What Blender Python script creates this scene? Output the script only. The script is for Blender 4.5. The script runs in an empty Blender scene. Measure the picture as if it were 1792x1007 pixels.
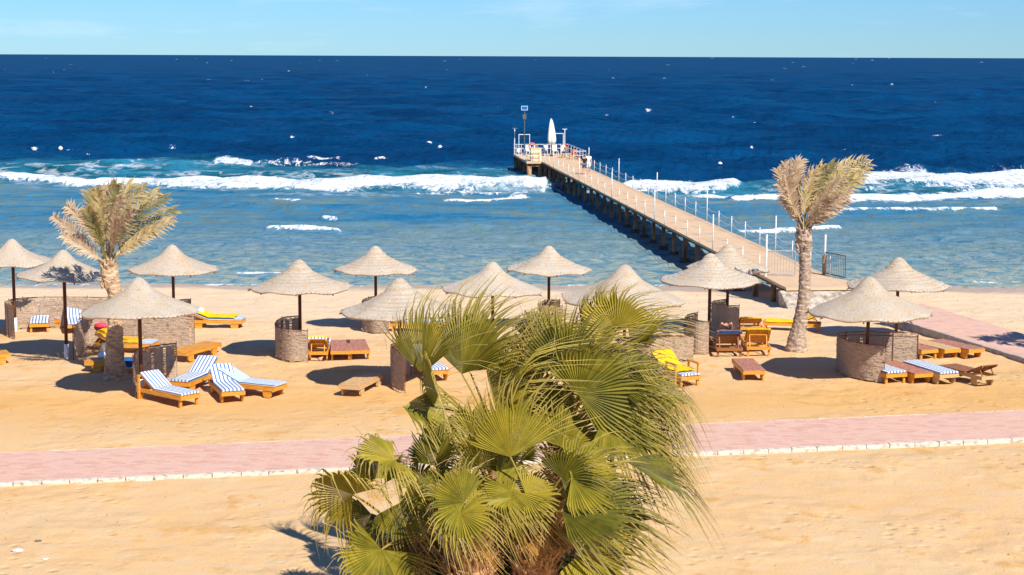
import bpy, bmesh, math, random
import numpy as np
from mathutils import Vector, Matrix, noise
random.seed(7); np.random.seed(7)
R = math.radians
C = bpy.context.scene.collection
S = bpy.context.scene

# ------------------------------------------------------------------ camera
CAMH = 9.8
FPX = 2900.0
cam_d = bpy.data.cameras.new("camera"); cam = bpy.data.objects.new("camera", cam_d); C.objects.link(cam)
cam_d.sensor_width = 36; cam_d.lens = FPX/1792*36; cam_d.clip_start = .5; cam_d.clip_end = 250000
PITCH = math.atan(405/FPX)
CM = Matrix.Rotation(math.pi/2-PITCH, 4, 'X') @ Matrix.Rotation(R(.224), 4, 'Z')
cam.matrix_world = Matrix.Translation((0, 0, CAMH)) @ CM
S.camera = cam
# ------------------------------------------------------------------ world, sun, exposure
SUN = Vector((.57, -.88, 1.0)).normalized()
w = bpy.data.worlds.new("World"); S.world = w; w.use_nodes = True
nt = w.node_tree; nt.nodes.clear()
def N(nt, t, **k):
    n = nt.nodes.new(t)
    for a, b in k.items(): setattr(n, a, b)
    return n
sky = N(nt, 'ShaderNodeTexSky', sky_type='NISHITA', sun_disc=False)
sky.sun_elevation = math.asin(SUN.z); sky.sun_rotation = math.atan2(SUN.x, SUN.y)
sky.air_density = 1.0; sky.dust_density = 0.0; sky.ozone_density = 5.0; sky.altitude = 0
tc = N(nt, 'ShaderNodeTexCoord')
mp = N(nt, 'ShaderNodeMapping'); mp.inputs['Scale'].default_value = (5, 5, 32); mp.inputs['Location'].default_value = (1.3, .4, 2.2)
cn = N(nt, 'ShaderNodeTexNoise'); cn.inputs['Scale'].default_value = 1.6; cn.inputs['Detail'].default_value = 6; cn.inputs['Roughness'].default_value = .6
cr = N(nt, 'ShaderNodeValToRGB'); cr.color_ramp.elements[0].position = .56; cr.color_ramp.elements[1].position = .78
cr.color_ramp.elements[1].color = (.22, .22, .22, 1)
mul = N(nt, 'ShaderNodeMix', data_type='RGBA', blend_type='MULTIPLY'); mul.inputs[0].default_value = 1
mul.inputs[7].default_value = (.46, .80, 1.26, 1)
mx = N(nt, 'ShaderNodeMix', data_type='RGBA'); mx.inputs[7].default_value = (11, 11.5, 12, 1)
bg = N(nt, 'ShaderNodeBackground'); bg.inputs[1].default_value = .075
wo = N(nt, 'ShaderNodeOutputWorld')
L = nt.links.new
L(tc.outputs['Generated'], mp.inputs[0]); L(mp.outputs[0], cn.inputs[0]); L(cn.outputs[0], cr.inputs[0])
L(sky.outputs[0], mul.inputs[6]); L(mul.outputs[2], mx.inputs[6]); L(cr.outputs[0], mx.inputs[0]); L(mx.outputs[2], bg.inputs[0]); L(bg.outputs[0], wo.inputs[0])
sd = bpy.data.lights.new("sun", 'SUN'); sd.energy = 5.0; sd.angle = R(.5); sd.color = (1, .95, .86)
so = bpy.data.objects.new("sun", sd); C.objects.link(so); so.rotation_euler = SUN.to_track_quat('Z', 'Y').to_euler(); so.location = (30, -60, 60)
S.view_settings.view_transform = 'Standard'; S.view_settings.look = 'None'; S.view_settings.gamma = 1
S.view_settings.exposure = .45
S.render.engine = 'CYCLES'

# ------------------------------------------------------------------ geometry of the place
WATER = -1.7; DECK = -.1
BP = [(-1000, 0), (56, 0), (62, -.2), (70, -.85), (76, -1.3), (83, -1.7), (100, -2.5), (140, -5), (300, -30), (1e6, -30)]
def zb(y): return float(np.interp(y, [p[0] for p in BP], [p[1] for p in BP]))
def ray(px, py): return (CM.to_3x3() @ Vector((px-896, -(py-503.5), -FPX))).normalized()
def P(px, py, D):
    d = ray(px, py); return Vector((0, 0, CAMH)) + d*(D/d.y)
def G(px, py, z=None):
    d = ray(px, py)
    if z is None:
        z = 0
        for i in range(30):
            t = (z-CAMH)/d.z; z = .5*z+.5*zb(t*d.y)
    t = (z-CAMH)/d.z
    return Vector((0, 0, CAMH)) + d*t

# ------------------------------------------------------------------ materials
def mat(name, base=(.5, .5, .5), rough=.8, spec=.3, metal=0, build=None):
    m = bpy.data.materials.new(name); m.use_nodes = True; t = m.node_tree
    b = t.nodes['Principled BSDF']
    b.inputs['Base Color'].default_value = (*base, 1); b.inputs['Roughness'].default_value = rough
    b.inputs['Specular IOR Level'].default_value = spec; b.inputs['Metallic'].default_value = metal
    if build: build(t, b)
    return m
def ramp(t, src, stops):
    r = t.nodes.new('ShaderNodeValToRGB'); e = r.color_ramp.elements
    while len(e) > 1: e.remove(e[-1])
    for i, (p, c) in enumerate(stops):
        el = e[0] if i == 0 else e.new(p)
        el.position = p; el.color = (*c, 1) if len(c) == 3 else c
    t.links.new(src, r.inputs[0]); return r.outputs[0]
def noise_n(t, scale, detail=4, rough=.5, stretch=(1, 1, 1), coord='Object', dist=0, rot=(0, 0, 0), loc=(0, 0, 0)):
    c = t.nodes.new('ShaderNodeTexCoord'); m = t.nodes.new('ShaderNodeMapping'); m.inputs['Scale'].default_value = stretch
    m.inputs['Rotation'].default_value = rot; m.inputs['Location'].default_value = loc
    n = t.nodes.new('ShaderNodeTexNoise'); n.inputs['Scale'].default_value = scale; n.inputs['Detail'].default_value = detail
    n.inputs['Roughness'].default_value = rough; n.inputs['Distortion'].default_value = dist
    if coord == 'Position':
        g = t.nodes.new('ShaderNodeNewGeometry'); t.links.new(g.outputs['Position'], m.inputs[0])
    else: t.links.new(c.outputs[coord], m.inputs[0])
    t.links.new(m.outputs[0], n.inputs[0]); return n.outputs[0]
def bump(t, b, h, strength=.5, dist=.02, prev=None):
    n = t.nodes.new('ShaderNodeBump'); n.inputs['Strength'].default_value = strength; n.inputs['Distance'].default_value = dist
    t.links.new(h, n.inputs['Height'])
    if prev: t.links.new(prev, n.inputs['Normal'])
    t.links.new(n.outputs[0], b.inputs['Normal']); return n.outputs[0]
def mixc(t, f, a, b, mode='MIX'):
    m = t.nodes.new('ShaderNodeMix'); m.data_type = 'RGBA'; m.blend_type = mode
    for i, v in ((0, f), (6, a), (7, b)):
        if isinstance(v, (int, float)): m.inputs[i].default_value = v
        elif isinstance(v, tuple): m.inputs[i].default_value = (*v, 1)
        else: t.links.new(v, m.inputs[i])
    return m.outputs[2]
def math_n(t, op, a, b=None, c=None, clamp=False):
    m = t.nodes.new('ShaderNodeMath'); m.operation = op; m.use_clamp = clamp
    for i, v in enumerate((a, b, c)):
        if v is None: continue
        if isinstance(v, (int, float)): m.inputs[i].default_value = v
        else: t.links.new(v, m.inputs[i])
    return m.outputs[0]
def attr(t, name):
    a = t.nodes.new('ShaderNodeAttribute'); a.attribute_name = name; return a.outputs['Fac']
def noisy(name, c1, c2, scale, rough=.8, spec=.3, stretch=(1, 1, 1), bs=.4, bd=.01, detail=5, lo=.35, hi=.65, metal=0):
    def f(t, b):
        n = noise_n(t, scale, detail, .6, stretch)
        t.links.new(ramp(t, n, [(lo, c1), (hi, c2)]), b.inputs['Base Color']); bump(t, b, n, bs, bd)
    return mat(name, c1, rough, spec, metal, f)

def sand_f(t, b):
    n1 = noise_n(t, .22, 5, .55, (1, 1.1, 1), 'Position'); n2 = noise_n(t, .75, 7, .66, (1, .9, 1), 'Position')
    n3 = noise_n(t, 14, 4, .7, (1, 1, 1), 'Position')
    o = attr(t, 'orange')
    c = mixc(t, ramp(t, n1, [(.35, (0, 0, 0)), (.7, (1, 1, 1))]), (.65, .435, .225), (.66, .40, .17))
    c = mixc(t, math_n(t, 'MULTIPLY', ramp(t, noise_n(t, 1.9, 5, .7, (.6, 1.2, 1), 'Position'), [(.45, (0, 0, 0)), (.65, (1, 1, 1))]), .45), c, (.57, .45, .31))
    c = mixc(t, o, c, (.62, .355, .125))
    pt = ramp(t, n2, [(.57, (0, 0, 0)), (.66, (1, 1, 1))])
    c = mixc(t, math_n(t, 'MULTIPLY', pt, .7), c, (.56, .29, .07))
    c = mixc(t, ramp(t, n3, [(.30, (1, 1, 1)), (.42, (0, 0, 0))]), c, mixc(t, .35, c, (.30, .17, .07)))
    c = mixc(t, math_n(t, 'MULTIPLY', attr(t, 'pale'), .8), c, (.74, .57, .385))
    c = mixc(t, attr(t, 'wet'), c, (.30, .25, .23))
    t.links.new(c, b.inputs['Base Color'])
    h = math_n(t, 'ADD', math_n(t, 'MULTIPLY', n2, 1.0), math_n(t, 'MULTIPLY', n3, .28))
    vo = t.nodes.new('ShaderNodeTexVoronoi'); vo.inputs['Scale'].default_value = 2.6; g = t.nodes.new('ShaderNodeNewGeometry'); t.links.new(g.outputs['Position'], vo.inputs['Vector'])
    dent = math_n(t, 'MULTIPLY', ramp(t, vo.outputs['Distance'], [(.0, (0, 0, 0)), (.34, (1, 1, 1))]), math_n(t, 'MULTIPLY', ramp(t, noise_n(t, .3, 3, .6, (1, 1, 1), 'Position', loc=(5, 2, 0)), [(.46, (0, 0, 0)), (.58, (1, 1, 1))]), .75))
    h = math_n(t, 'ADD', h, dent)
    bump(t, b, h, .65, .09)
M = {}
M['sand'] = mat('sand', rough=.95, spec=.1, build=sand_f)
def pave_f(t, b):
    g = t.nodes.new('ShaderNodeNewGeometry')
    br = t.nodes.new('ShaderNodeTexBrick'); br.inputs['Scale'].default_value = 1
    br.inputs['Brick Width'].default_value = .30; br.inputs['Row Height'].default_value = .15; br.inputs['Mortar Size'].default_value = .012
    br.inputs['Color1'].default_value = (.66, .40, .31, 1); br.inputs['Color2'].default_value = (.52, .22, .16, 1); br.inputs['Mortar'].default_value = (.50, .36, .25, 1)
    br.inputs['Bias'].default_value = -.35
    t.links.new(g.outputs['Position'], br.inputs['Vector'])
    n = noise_n(t, 2.5, 6, .7, (.5, 1.6, 1), 'Position')
    c = mixc(t, ramp(t, n, [(.42, (0, 0, 0)), (.60, (.75, .75, .75))]), br.outputs['Color'], (.62, .42, .33))
    t.links.new(c, b.inputs['Base Color']); bump(t, b, br.outputs['Fac'], .3, -.01)
M['pave'] = mat('pink_paving', rough=.9, spec=.15, build=pave_f)
M['kerb_white'] = noisy('white_kerb', (.26, .21, .15), (.64, .57, .47), 6, stretch=(1, 1, 2), lo=.3, hi=.5)
M['kerb_edge'] = noisy('sandy_kerb', (.55, .40, .28), (.72, .58, .44), 6)
M['kerb_grey'] = noisy('grey_kerb', (.30, .28, .26), (.45, .41, .37), 5)
M['wood'] = noisy('orange_wood', (.52, .20, .018), (.74, .34, .045), 4, .45, .4, (6, .7, 6), .2, .004)
M['wood_red'] = noisy('red_wood', (.26, .085, .05), (.52, .26, .19), 7, .6, .3, (5, .8, 5), .3, .004)
M['wood_pale'] = noisy('pale_wood', (.48, .27, .10), (.62, .42, .22), 5, .6, .3, (6, .8, 6), .3, .004)
M['wood_dark'] = noisy('brown_wood', (.20, .07, .02), (.36, .14, .04), 5, .5, .4, (6, .8, 6), .3, .004)
def stripe_f(period, cols, soft=.02):
    def f(t, b):
        c = t.nodes.new('ShaderNodeTexCoord'); s = t.nodes.new('ShaderNodeSeparateXYZ'); t.links.new(c.outputs['Object'], s.inputs[0])
        u = math_n(t, 'FRACT', math_n(t, 'DIVIDE', math_n(t, 'ADD', s.outputs['X'], 5), period))
        r = t.nodes.new('ShaderNodeValToRGB'); r.color_ramp.interpolation = 'CONSTANT'
        e = r.color_ramp.elements
        while len(e) > 1: e.remove(e[-1])
        for i, (p, col) in enumerate(cols):
            el = e[0] if i == 0 else e.new(p)
            el.position = p; el.color = (*col, 1)
        t.links.new(u, r.inputs[0]); t.links.new(r.outputs[0], b.inputs['Base Color'])
        bump(t, b, noise_n(t, 5, 3), .3, .015)
    return f
BL = (.035, .13, .34); WH = (.68, .69, .69)
M['stripe'] = mat('blue_white_stripes', rough=.9, spec=.1, build=stripe_f(.112, [(0, WH), (.36, BL), (.70, WH), (.83, (.25, .40, .60)), (.92, WH)]))
M['stripe_dense'] = mat('faded_blue_stripes', rough=.9, spec=.1, build=stripe_f(.07, [(0, (.62, .66, .70)), (.35, (.10, .24, .45)), (.62, (.42, .52, .62)), (.85, (.62, .66, .70))]))
M['piping'] = mat('blue_piping', (.05, .18, .42), .9, .1)
M['yellow'] = noisy('yellow_terry', (.80, .46, .008), (.86, .56, .015), 12, .95, .1, bs=.5, bd=.02)
M['orange_t'] = noisy('orange_terry', (.72, .33, .01), (.82, .45, .02), 8, .95, .1, bs=.5, bd=.02)
M['navy'] = noisy('navy_cloth', (.02, .07, .20), (.04, .14, .34), 5, .95, .1, bs=.6, bd=.03)
M['skyblue'] = noisy('pale_blue_cloth', (.45, .62, .80), (.70, .78, .86), 8, .95, .1, bs=.6, bd=.02)
M['pink'] = noisy('red_pink_cloth', (.60, .03, .07), (.75, .09, .13), 8, .9, .1)
M['greyc'] = noisy('grey_cloth', (.10, .09, .08), (.20, .18, .16), 6, .9, .1)
M['black'] = mat('black_cloth', (.015, .015, .018), .8, .2)
M['white'] = noisy('white_paint', (.68, .68, .67), (.80, .80, .79), 3, .5, .4, bs=.1)
M['rail_w'] = noisy('weathered_white_paint', (.55, .53, .50), (.80, .80, .79), 5, .5, .4, bs=.1)
M['rust'] = noisy('rusty_steel', (.045, .018, .01), (.16, .055, .022), 5, .7, .3, (1, 1, .5), .4)
M['rust_l'] = noisy('lighter_rust', (.13, .04, .015), (.26, .09, .03), 7, .7, .3, (1, 1, .6), .4)
M['steel'] = noisy('grey_steel', (.28, .28, .28), (.45, .45, .45), 6, .5, .4, metal=.3)
M['dark_steel'] = noisy('dark_steel', (.05, .06, .07), (.12, .13, .14), 6, .6, .4)
def straw_f(t, b):
    c = t.nodes.new('ShaderNodeTexCoord')
    s = t.nodes.new('ShaderNodeSeparateXYZ'); t.links.new(c.outputs['Object'], s.inputs[0])
    r = math_n(t, 'SQRT', math_n(t, 'ADD', math_n(t, 'POWER', s.outputs['X'], 2), math_n(t, 'POWER', s.outputs['Y'], 2)))
    a = math_n(t, 'ARCTAN2', s.outputs['Y'], s.outputs['X'])
    # rows of plaited straw running round the canopy
    row = math_n(t, 'SINE', math_n(t, 'ADD', math_n(t, 'MULTIPLY', r, 150), math_n(t, 'MULTIPLY', noise_n(t, 4, 2), 5)))
    cb = t.nodes.new('ShaderNodeCombineXYZ'); t.links.new(math_n(t, 'MULTIPLY', r, 9), cb.inputs[0]); t.links.new(math_n(t, 'MULTIPLY', a, 16), cb.inputs[1])
    st = t.nodes.new('ShaderNodeTexNoise'); st.inputs['Scale'].default_value = 3; st.inputs['Detail'].default_value = 5; st.inputs['Roughness'].default_value = .75
    t.links.new(cb.outputs[0], st.inputs[0]); st.inputs['Scale'].default_value = 4.5
    n2 = noise_n(t, 2.2, 4, .6)
    col = ramp(t, st.outputs[0], [(.32, (.26, .19, .13)), (.43, (.58, .49, .38)), (.58, (.74, .66, .545)), (.75, (.82, .75, .64))])
    col = mixc(t, ramp(t, n2, [(.42, (0, 0, 0)), (.68, (.75, .75, .75))]), col, mixc(t, 1.0, col, (1.0, .84, .66), 'MULTIPLY'))
    col = mixc(t, math_n(t, 'MULTIPLY', attr(t, 'ring'), .9), col, (.34, .22, .14))
    sp = ramp(t, noise_n(t, 22, 3, .7), [(.34, (1, 1, 1)), (.44, (0, 0, 0))])
    col = mixc(t, math_n(t, 'MULTIPLY', sp, .8), col, (.26, .19, .13))
    oi = t.nodes.new('ShaderNodeObjectInfo')
    col = mixc(t, math_n(t, 'MULTIPLY', oi.outputs['Random'], .35), col, mixc(t, 1.0, col, (.88, .80, .72), 'MULTIPLY'))
    t.links.new(col, b.inputs['Base Color'])
    h = math_n(t, 'ADD', math_n(t, 'MULTIPLY', row, .25), math_n(t, 'MULTIPLY', st.outputs[0], 1.4))
    bump(t, b, h, .9, .03)
M['straw'] = mat('woven_straw', rough=.95, spec=.1, build=straw_f)
def reed_f(t, b):
    n = noise_n(t, 13, 5, .75, (1.1, 1.1, 6)); n2 = noise_n(t, 2, 3)
    c = ramp(t, n, [(.32, (.12, .085, .06)), (.45, (.34, .255, .19)), (.58, (.54, .42, .32)), (.72, (.70, .57, .44))])
    c = mixc(t, math_n(t, 'MULTIPLY', n2, .4), c, (.50, .32, .18), 'MIX')
    t.links.new(c, b.inputs['Base Color']); bump(t, b, n, .7, .01)
M['reed'] = mat('woven_reed', rough=.95, spec=.1, build=reed_f)
M['deck'] = None
def deck_f(t, b):
    n = noise_n(t, .8, 6, .6, (1, 1, 1), 'Position'); n2 = noise_n(t, 40, 2, .6, (1, 1, 1), 'Position')
    c = ramp(t, n, [(.3, (.56, .375, .225)), (.7, (.66, .47, .30))])
    c = mixc(t, ramp(t, n2, [(.3, (.6, .6, .6)), (.4, (0, 0, 0))]), c, (.32, .22, .13))
    t.links.new(c, b.inputs['Base Color']); bump(t, b, n2, .4, .01)
M['deck'] = mat('sandy_concrete_deck', rough=.9, spec=.15, build=deck_f)
M['conc_dark'] = noisy('dark_concrete', (.05, .045, .04), (.14, .12, .10), 3, .9, .2)
M['pile'] = noisy('weathered_pile', (.10, .05, .025), (.42, .25, .13), 3, .85, .2, (1, 1, .35), .5, .03)
M['pile_base'] = noisy('mossy_footing', (.06, .04, .03), (.16, .10, .06), 4, .8, .3)
M['stone'] = noisy('pale_rubble_stone', (.22, .18, .14), (.56, .48, .38), 3.5, .95, .1, bs=1, bd=.08)
def leaf_mat(name, stops, tip, trans=.25, rough=.45):
    def f(t, b):
        n = noise_n(t, 2.5, 4, .6); rnd = attr(t, 'rnd')
        v = math_n(t, 'ADD', math_n(t, 'MULTIPLY', n, .6), math_n(t, 'MULTIPLY', rnd, .4))
        c = ramp(t, v, stops)
        c = mixc(t, attr(t, 'tip'), c, tip)
        t.links.new(c, b.inputs['Base Color'])
        tr = t.nodes.new('ShaderNodeBsdfTranslucent'); t.links.new(c, tr.inputs[0])
        ms = t.nodes.new('ShaderNodeMixShader'); ms.inputs[0].default_value = trans
        t.links.new(b.outputs[0], ms.inputs[1]); t.links.new(tr.outputs[0], ms.inputs[2])
        t.links.new(ms.outputs[0], t.nodes['Material Output'].inputs[0])
    return mat(name, rough=rough, spec=.18, build=f)
M['fan'] = leaf_mat('fan_leaf', [(.2, (.055, .060, .006)), (.40, (.155, .142, .012)), (.60, (.30, .245, .022)), (.85, (.45, .33, .035))], (.54, .40, .16), .13, .5)
M['fan_dry'] = leaf_mat('dry_fan_leaf', [(.25, (.16, .07, .015)), (.55, (.42, .21, .05)), (.8, (.60, .36, .12))], (.62, .40, .16), .2, .8)
M['date'] = leaf_mat('date_leaf', [(.22, (.10, .11, .035)), (.40, (.27, .235, .07)), (.55, (.50, .39, .15)), (.75, (.68, .52, .28))], (.62, .47, .29), .2)
M['date_dry'] = leaf_mat('dry_date_leaf', [(.25, (.33, .21, .11)), (.5, (.50, .36, .22)), (.8, (.64, .50, .34))], (.66, .52, .36), .2, .7)
M['stalk'] = noisy('leaf_stalk', (.28, .24, .04), (.50, .38, .08), 3, .5, .4)
M['bark'] = noisy('palm_bark', (.26, .15, .08), (.62, .45, .28), 5, .95, .1, (1, 1, 2.2), 1, .05, lo=.3, hi=.62)
M['bark_grey'] = noisy('grey_palm_bark', (.20, .13, .09), (.55, .42, .31), 5, .95, .1, (1, 1, 2.2), 1, .05, lo=.3, hi=.65)
M['boot'] = noisy('leaf_base', (.14, .055, .02), (.66, .38, .17), 6, .9, .1, (1, 1, .7), .8, .03)
M['shrub'] = noisy('shrub_leaf', (.02, .05, .01), (.07, .12, .03), 4, .6, .3)
M['skin'] = mat('skin', (.55, .30, .19), .6, .3)
M['skin_tan'] = mat('tanned_skin', (.33, .14, .07), .6, .3)
M['hair'] = mat('brown_hair', (.07, .035, .015), .7, .2)
M['hair_grey'] = mat('grey_hair', (.45, .40, .34), .7, .2)
M['cream'] = noisy('cream_board', (.66, .50, .28), (.78, .62, .38), 2, .7, .2)
M['sign_blue'] = mat('pale_blue_panel', (.30, .50, .75), .5, .3)
M['canvas'] = noisy('white_canvas', (.66, .64, .56), (.80, .79, .72), 4, .9, .1, (3, 3, .4), .4, .03)
M['buoy'] = mat('buoy_plastic', (.80, .76, .66), .4, .4)
M['ring'] = mat('orange_ring', (.75, .16, .03), .5, .4)
M['rope'] = mat('white_rope', (.72, .70, .66), .8, .2)
M['pebble'] = noisy('pale_stone', (.55, .50, .45), (.78, .75, .70), 8, .8, .2)

# ------------------------------------------------------------------ builders
class MB:
    def __init__(s): s.v = []; s.f = []; s.att = {}
    def add(s, vs, fs, **att):
        o = len(s.v); s.v += [tuple(v) for v in vs]; s.f += [tuple(i+o for i in f) for f in fs]
        for k, a in att.items():
            l = s.att.setdefault(k, []); l += [0.0]*(o-len(l)); l += list(a) if hasattr(a, '__len__') else [a]*len(vs)
        return o
    def box(s, c, d, rot=None, M4=None):
        cx, cy, cz = c; x, y, z = d[0]/2, d[1]/2, d[2]/2
        vs = [Vector((i*x, j*y, k*z)) for i in (-1, 1) for j in (-1, 1) for k in (-1, 1)]
        if rot is not None: vs = [rot @ v for v in vs]
        vs = [v+Vector(c) for v in vs]
        if M4 is not None: vs = [M4 @ v for v in vs]
        s.add(vs, [(0, 1, 3, 2), (4, 6, 7, 5), (0, 4, 5, 1), (2, 3, 7, 6), (0, 2, 6, 4), (1, 5, 7, 3)])
    def tube(s, pts, r, n=6, cap=True, up=Vector((0, 0, 1)), **att):
        pts = [Vector(p) for p in pts]; rs = r if hasattr(r, '__len__') else [r]*len(pts)
        vs = []; fs = []
        for i, p in enumerate(pts):
            d = (pts[min(i+1, len(pts)-1)]-pts[max(i-1, 0)]).normalized()
            u = up if abs(d.dot(up)) < .95 else Vector((1, 0, 0))
            a = d.cross(u).normalized(); b = a.cross(d)
            for k in range(n):
                t = 2*math.pi*k/n; vs.append(p+(a*math.cos(t)+b*math.sin(t))*rs[i])
        for i in range(len(pts)-1):
            for k in range(n): fs.append((i*n+k, i*n+(k+1) % n, (i+1)*n+(k+1) % n, (i+1)*n+k))
        if cap: fs.append(tuple(range(n))[::-1]); fs.append(tuple((len(pts)-1)*n+k for k in range(n)))
        s.add(vs, fs, **att)
    def lathe(s, prof, n=16, c=(0, 0, 0)):
        vs = []; fs = []
        for r, z in prof:
            for k in range(n):
                t = 2*math.pi*k/n; vs.append((c[0]+r*math.cos(t), c[1]+r*math.sin(t), c[2]+z))
        for i in range(len(prof)-1):
            for k in range(n): fs.append((i*n+k, i*n+(k+1) % n, (i+1)*n+(k+1) % n, (i+1)*n+k))
        fs.append(tuple(range(n))[::-1]); fs.append(tuple((len(prof)-1)*n+k for k in range(n)))
        s.add(vs, fs)
    def build(s, name, m, parent=None, loc=None, smooth=False, rotz=0):
        me = bpy.data.meshes.new(name); me.from_pydata(s.v, [], s.f); me.update()
        for k, a in s.att.items():
            a = list(a)+[0.0]*(len(s.v)-len(a))
            at = me.attributes.new(k, 'FLOAT', 'POINT'); at.data.foreach_set('value', a)
        me.materials.append(m)
        if smooth: me.polygons.foreach_set('use_smooth', [True]*len(me.polygons))
        o = bpy.data.objects.new(name, me); C.objects.link(o)
        if parent: o.parent = parent
        if loc is not None: o.location = loc
        if rotz: o.rotation_euler.z = rotz
        return o
def tag(o, label=None, cat=None, group=None, kind=None):
    if label: o['label'] = label
    if cat: o['category'] = cat
    if group: o['group'] = group
    if kind: o['kind'] = kind
    return o
def empty(name, loc, rz=0, label=None, cat=None, group=None):
    o = bpy.data.objects.new(name, None); C.objects.link(o); o.location = loc; o.rotation_euler = (0, 0, rz); o.empty_display_size = .3
    return tag(o, label, cat, group)
def catmull(pts, n):
    pts = [Vector(p) for p in pts]; out = []
    q = [pts[0]*2-pts[1]]+pts+[pts[-1]*2-pts[-2]]
    for i in range(len(pts)-1):
        a, b, c, d = q[i:i+4]
        for k in range(n):
            t = k/n
            out.append(.5*((2*b)+(c-a)*t+(2*a-5*b+4*c-d)*t*t+(3*b-a-3*c+d)*t**3))
    out.append(pts[-1]); return out
def resample(pts, step):
    L = [0]
    for a, b in zip(pts, pts[1:]): L.append(L[-1]+(b-a).length)
    n = max(2, int(L[-1]/step)); out = []
    j = 0
    for i in range(n+1):
        s = L[-1]*i/n
        while j < len(pts)-2 and L[j+1] < s: j += 1
        f = (s-L[j])/max(1e-6, L[j+1]-L[j]); out.append(pts[j].lerp(pts[j+1], min(1, f)))
    return out
def bez(a, b, c, n):
    return [a*(1-t)**2+b*2*t*(1-t)+c*t*t for t in [i/n for i in range(n+1)]]

# ------------------------------------------------------------------ the beach
def beach():
    xs = np.concatenate([np.linspace(-900, -45, 20), np.arange(-44, 44.01, .28), np.linspace(45, 900, 20)])
    ys = np.concatenate([np.linspace(-300, 22, 12), np.arange(23, 88, .28), np.linspace(89, 400, 20)])
    X, Y = np.meshgrid(xs, ys)
    Z = np.interp(Y, [p[0] for p in BP], [p[1] for p in BP])
    fx = X.ravel(); fy = Y.ravel(); z = Z.ravel().copy()
    fine = (abs(fx) < 45) & (fy > 22) & (fy < 88)
    for i in np.nonzero(fine)[0]:
        x, y = fx[i], fy[i]
        v = .05*noise.noise((x*.25, y*.3, 0))
        if y > 46 or y < 38.5 :
            v += .04*noise.noise((x*1.1, y*1.3, 3)) + .034*noise.noise((x*2.3, y*2.3, 9))
            fp = noise.noise((x*1.7+9, y*1.7, 21)); v -= .05*max(0, fp-.25)*3*(y > 42)
        z[i] += v*min(1, max(.35, (y-20)/25))
    # keep the ground a little below the paved strips
    def strip(x0, y0, x1, y1, w0):
        pass
    n = len(xs); m = len(ys)
    vs = np.stack([fx, fy, z], 1)
    fs = [(j*n+i, j*n+i+1, (j+1)*n+i+1, (j+1)*n+i) for j in range(m-1) for i in range(n-1)]
    me = bpy.data.meshes.new('beach'); me.from_pydata(vs.tolist(), [], fs); me.update()
    def at(k, a):
        q = me.attributes.new(k, 'FLOAT', 'POINT'); q.data.foreach_set('value', a.astype(np.float32))
    nz = np.array([noise.noise((x*.15, y*.3, 5)) for x, y in zip(fx, fy)])
    org = np.clip(1-abs(fy-(46.5+nz*2+.03*fx))/(4.5+2*nz), 0, 1)
    at('orange', org*.9*(fy > 38))
    at('pale', np.clip((fy-54-nz*4)/12, 0, 1)*.9)
    at('wet', np.clip((fy-79.6-nz*2.2)/1.3, 0, 1)*(.75))
    me.polygons.foreach_set('use_smooth', [True]*len(me.polygons)); me.materials.append(M['sand'])
    o = bpy.data.objects.new('beach', me); C.objects.link(o); tag(o, 'golden sandy beach sloping down to the water', 'beach', kind='structure')
beach()

def strip_quad(name, a0, a1, b0, b1, z, m, label, cat, ext=(0, 0), th=.1):
    # a0,a1 near edge (left,right) ; b0,b1 far edge, ground points
    a0, a1, b0, b1 = [Vector((p.x, p.y, 0)) for p in (a0, a1, b0, b1)]
    da = (a1-a0); db = (b1-b0)
    A0 = a0-da*ext[0]; A1 = a1+da*ext[1]; B0 = b0-db*ext[0]; B1 = b1+db*ext[1]
    mb = MB(); t = Vector((0, 0, z)); bt = Vector((0, 0, z-th))
    mb.add([A0+t, A1+t, B1+t, B0+t, A0+bt, A1+bt, B1+bt, B0+bt], [(0, 1, 2, 3), (7, 6, 5, 4), (0, 4, 5, 1), (2, 6, 7, 3), (1, 5, 6, 2), (3, 7, 4, 0)])
    o = mb.build(name, m); tag(o, label, cat, kind='structure'); return A0, A1, B0, B1
def kerb_line(name, p0, p1, wd, z0, h, step, m, label, side=1):
    mb = MB(); d = (p1-p0); Ln = d.length; d = d/Ln; n = Vector((-d.y, d.x, 0))*side
    k = 0; s = 0; ang = math.atan2(d.y, d.x); rot = Matrix.Rotation(ang, 3, 'Z')
    while s < Ln:
        l = step*random.uniform(.92, 1.05)
        c = p0+d*(s+l/2)+n*wd/2
        mb.box((c.x, c.y, z0+h/2+random.uniform(-.008, .008)), (l-.022, wd, h), rot @ Matrix.Rotation(random.uniform(-.012, .012), 3, 'Z'))
        s += l
    o = mb.build(name, m); tag(o, label, 'kerb', kind='structure')
n0, n1, f0, f1 = G(0, 850), G(1792, 771), G(0, 797), G(1792, 722)
A0, A1, B0, B1 = strip_quad('promenade', n0, n1, f0, f1, .055, M['pave'], 'pink brick promenade across the sand', 'promenade', (.8, .8))
kerb_line('kerb', A0, A1, .14, -.05, .14, .66, M['kerb_white'], 'worn white kerb blocks along the near side of the promenade', -1)
kerb_line('kerb', B0, B1, .05, -.05, .11, .66, M['kerb_edge'], 'thin pale edging along the seaward side of the promenade', 1)
k0, k1 = G(1545, 567), G(1792, 634); q0, q1 = G(1612, 556.5), G(1792, 594)
A0, A1, B0, B1 = strip_quad('path', k0, k1, q0, q1, .12, M['pave'], 'pink paved path on the right running towards the umbrellas', 'path', (0, 1.0), .4)
kerb_line('kerb', k0, k0+(k1-k0)*2, .12, -.2, .36, .6, M['kerb_grey'], 'grey kerb blocks edging the right hand path', -1)

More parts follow.
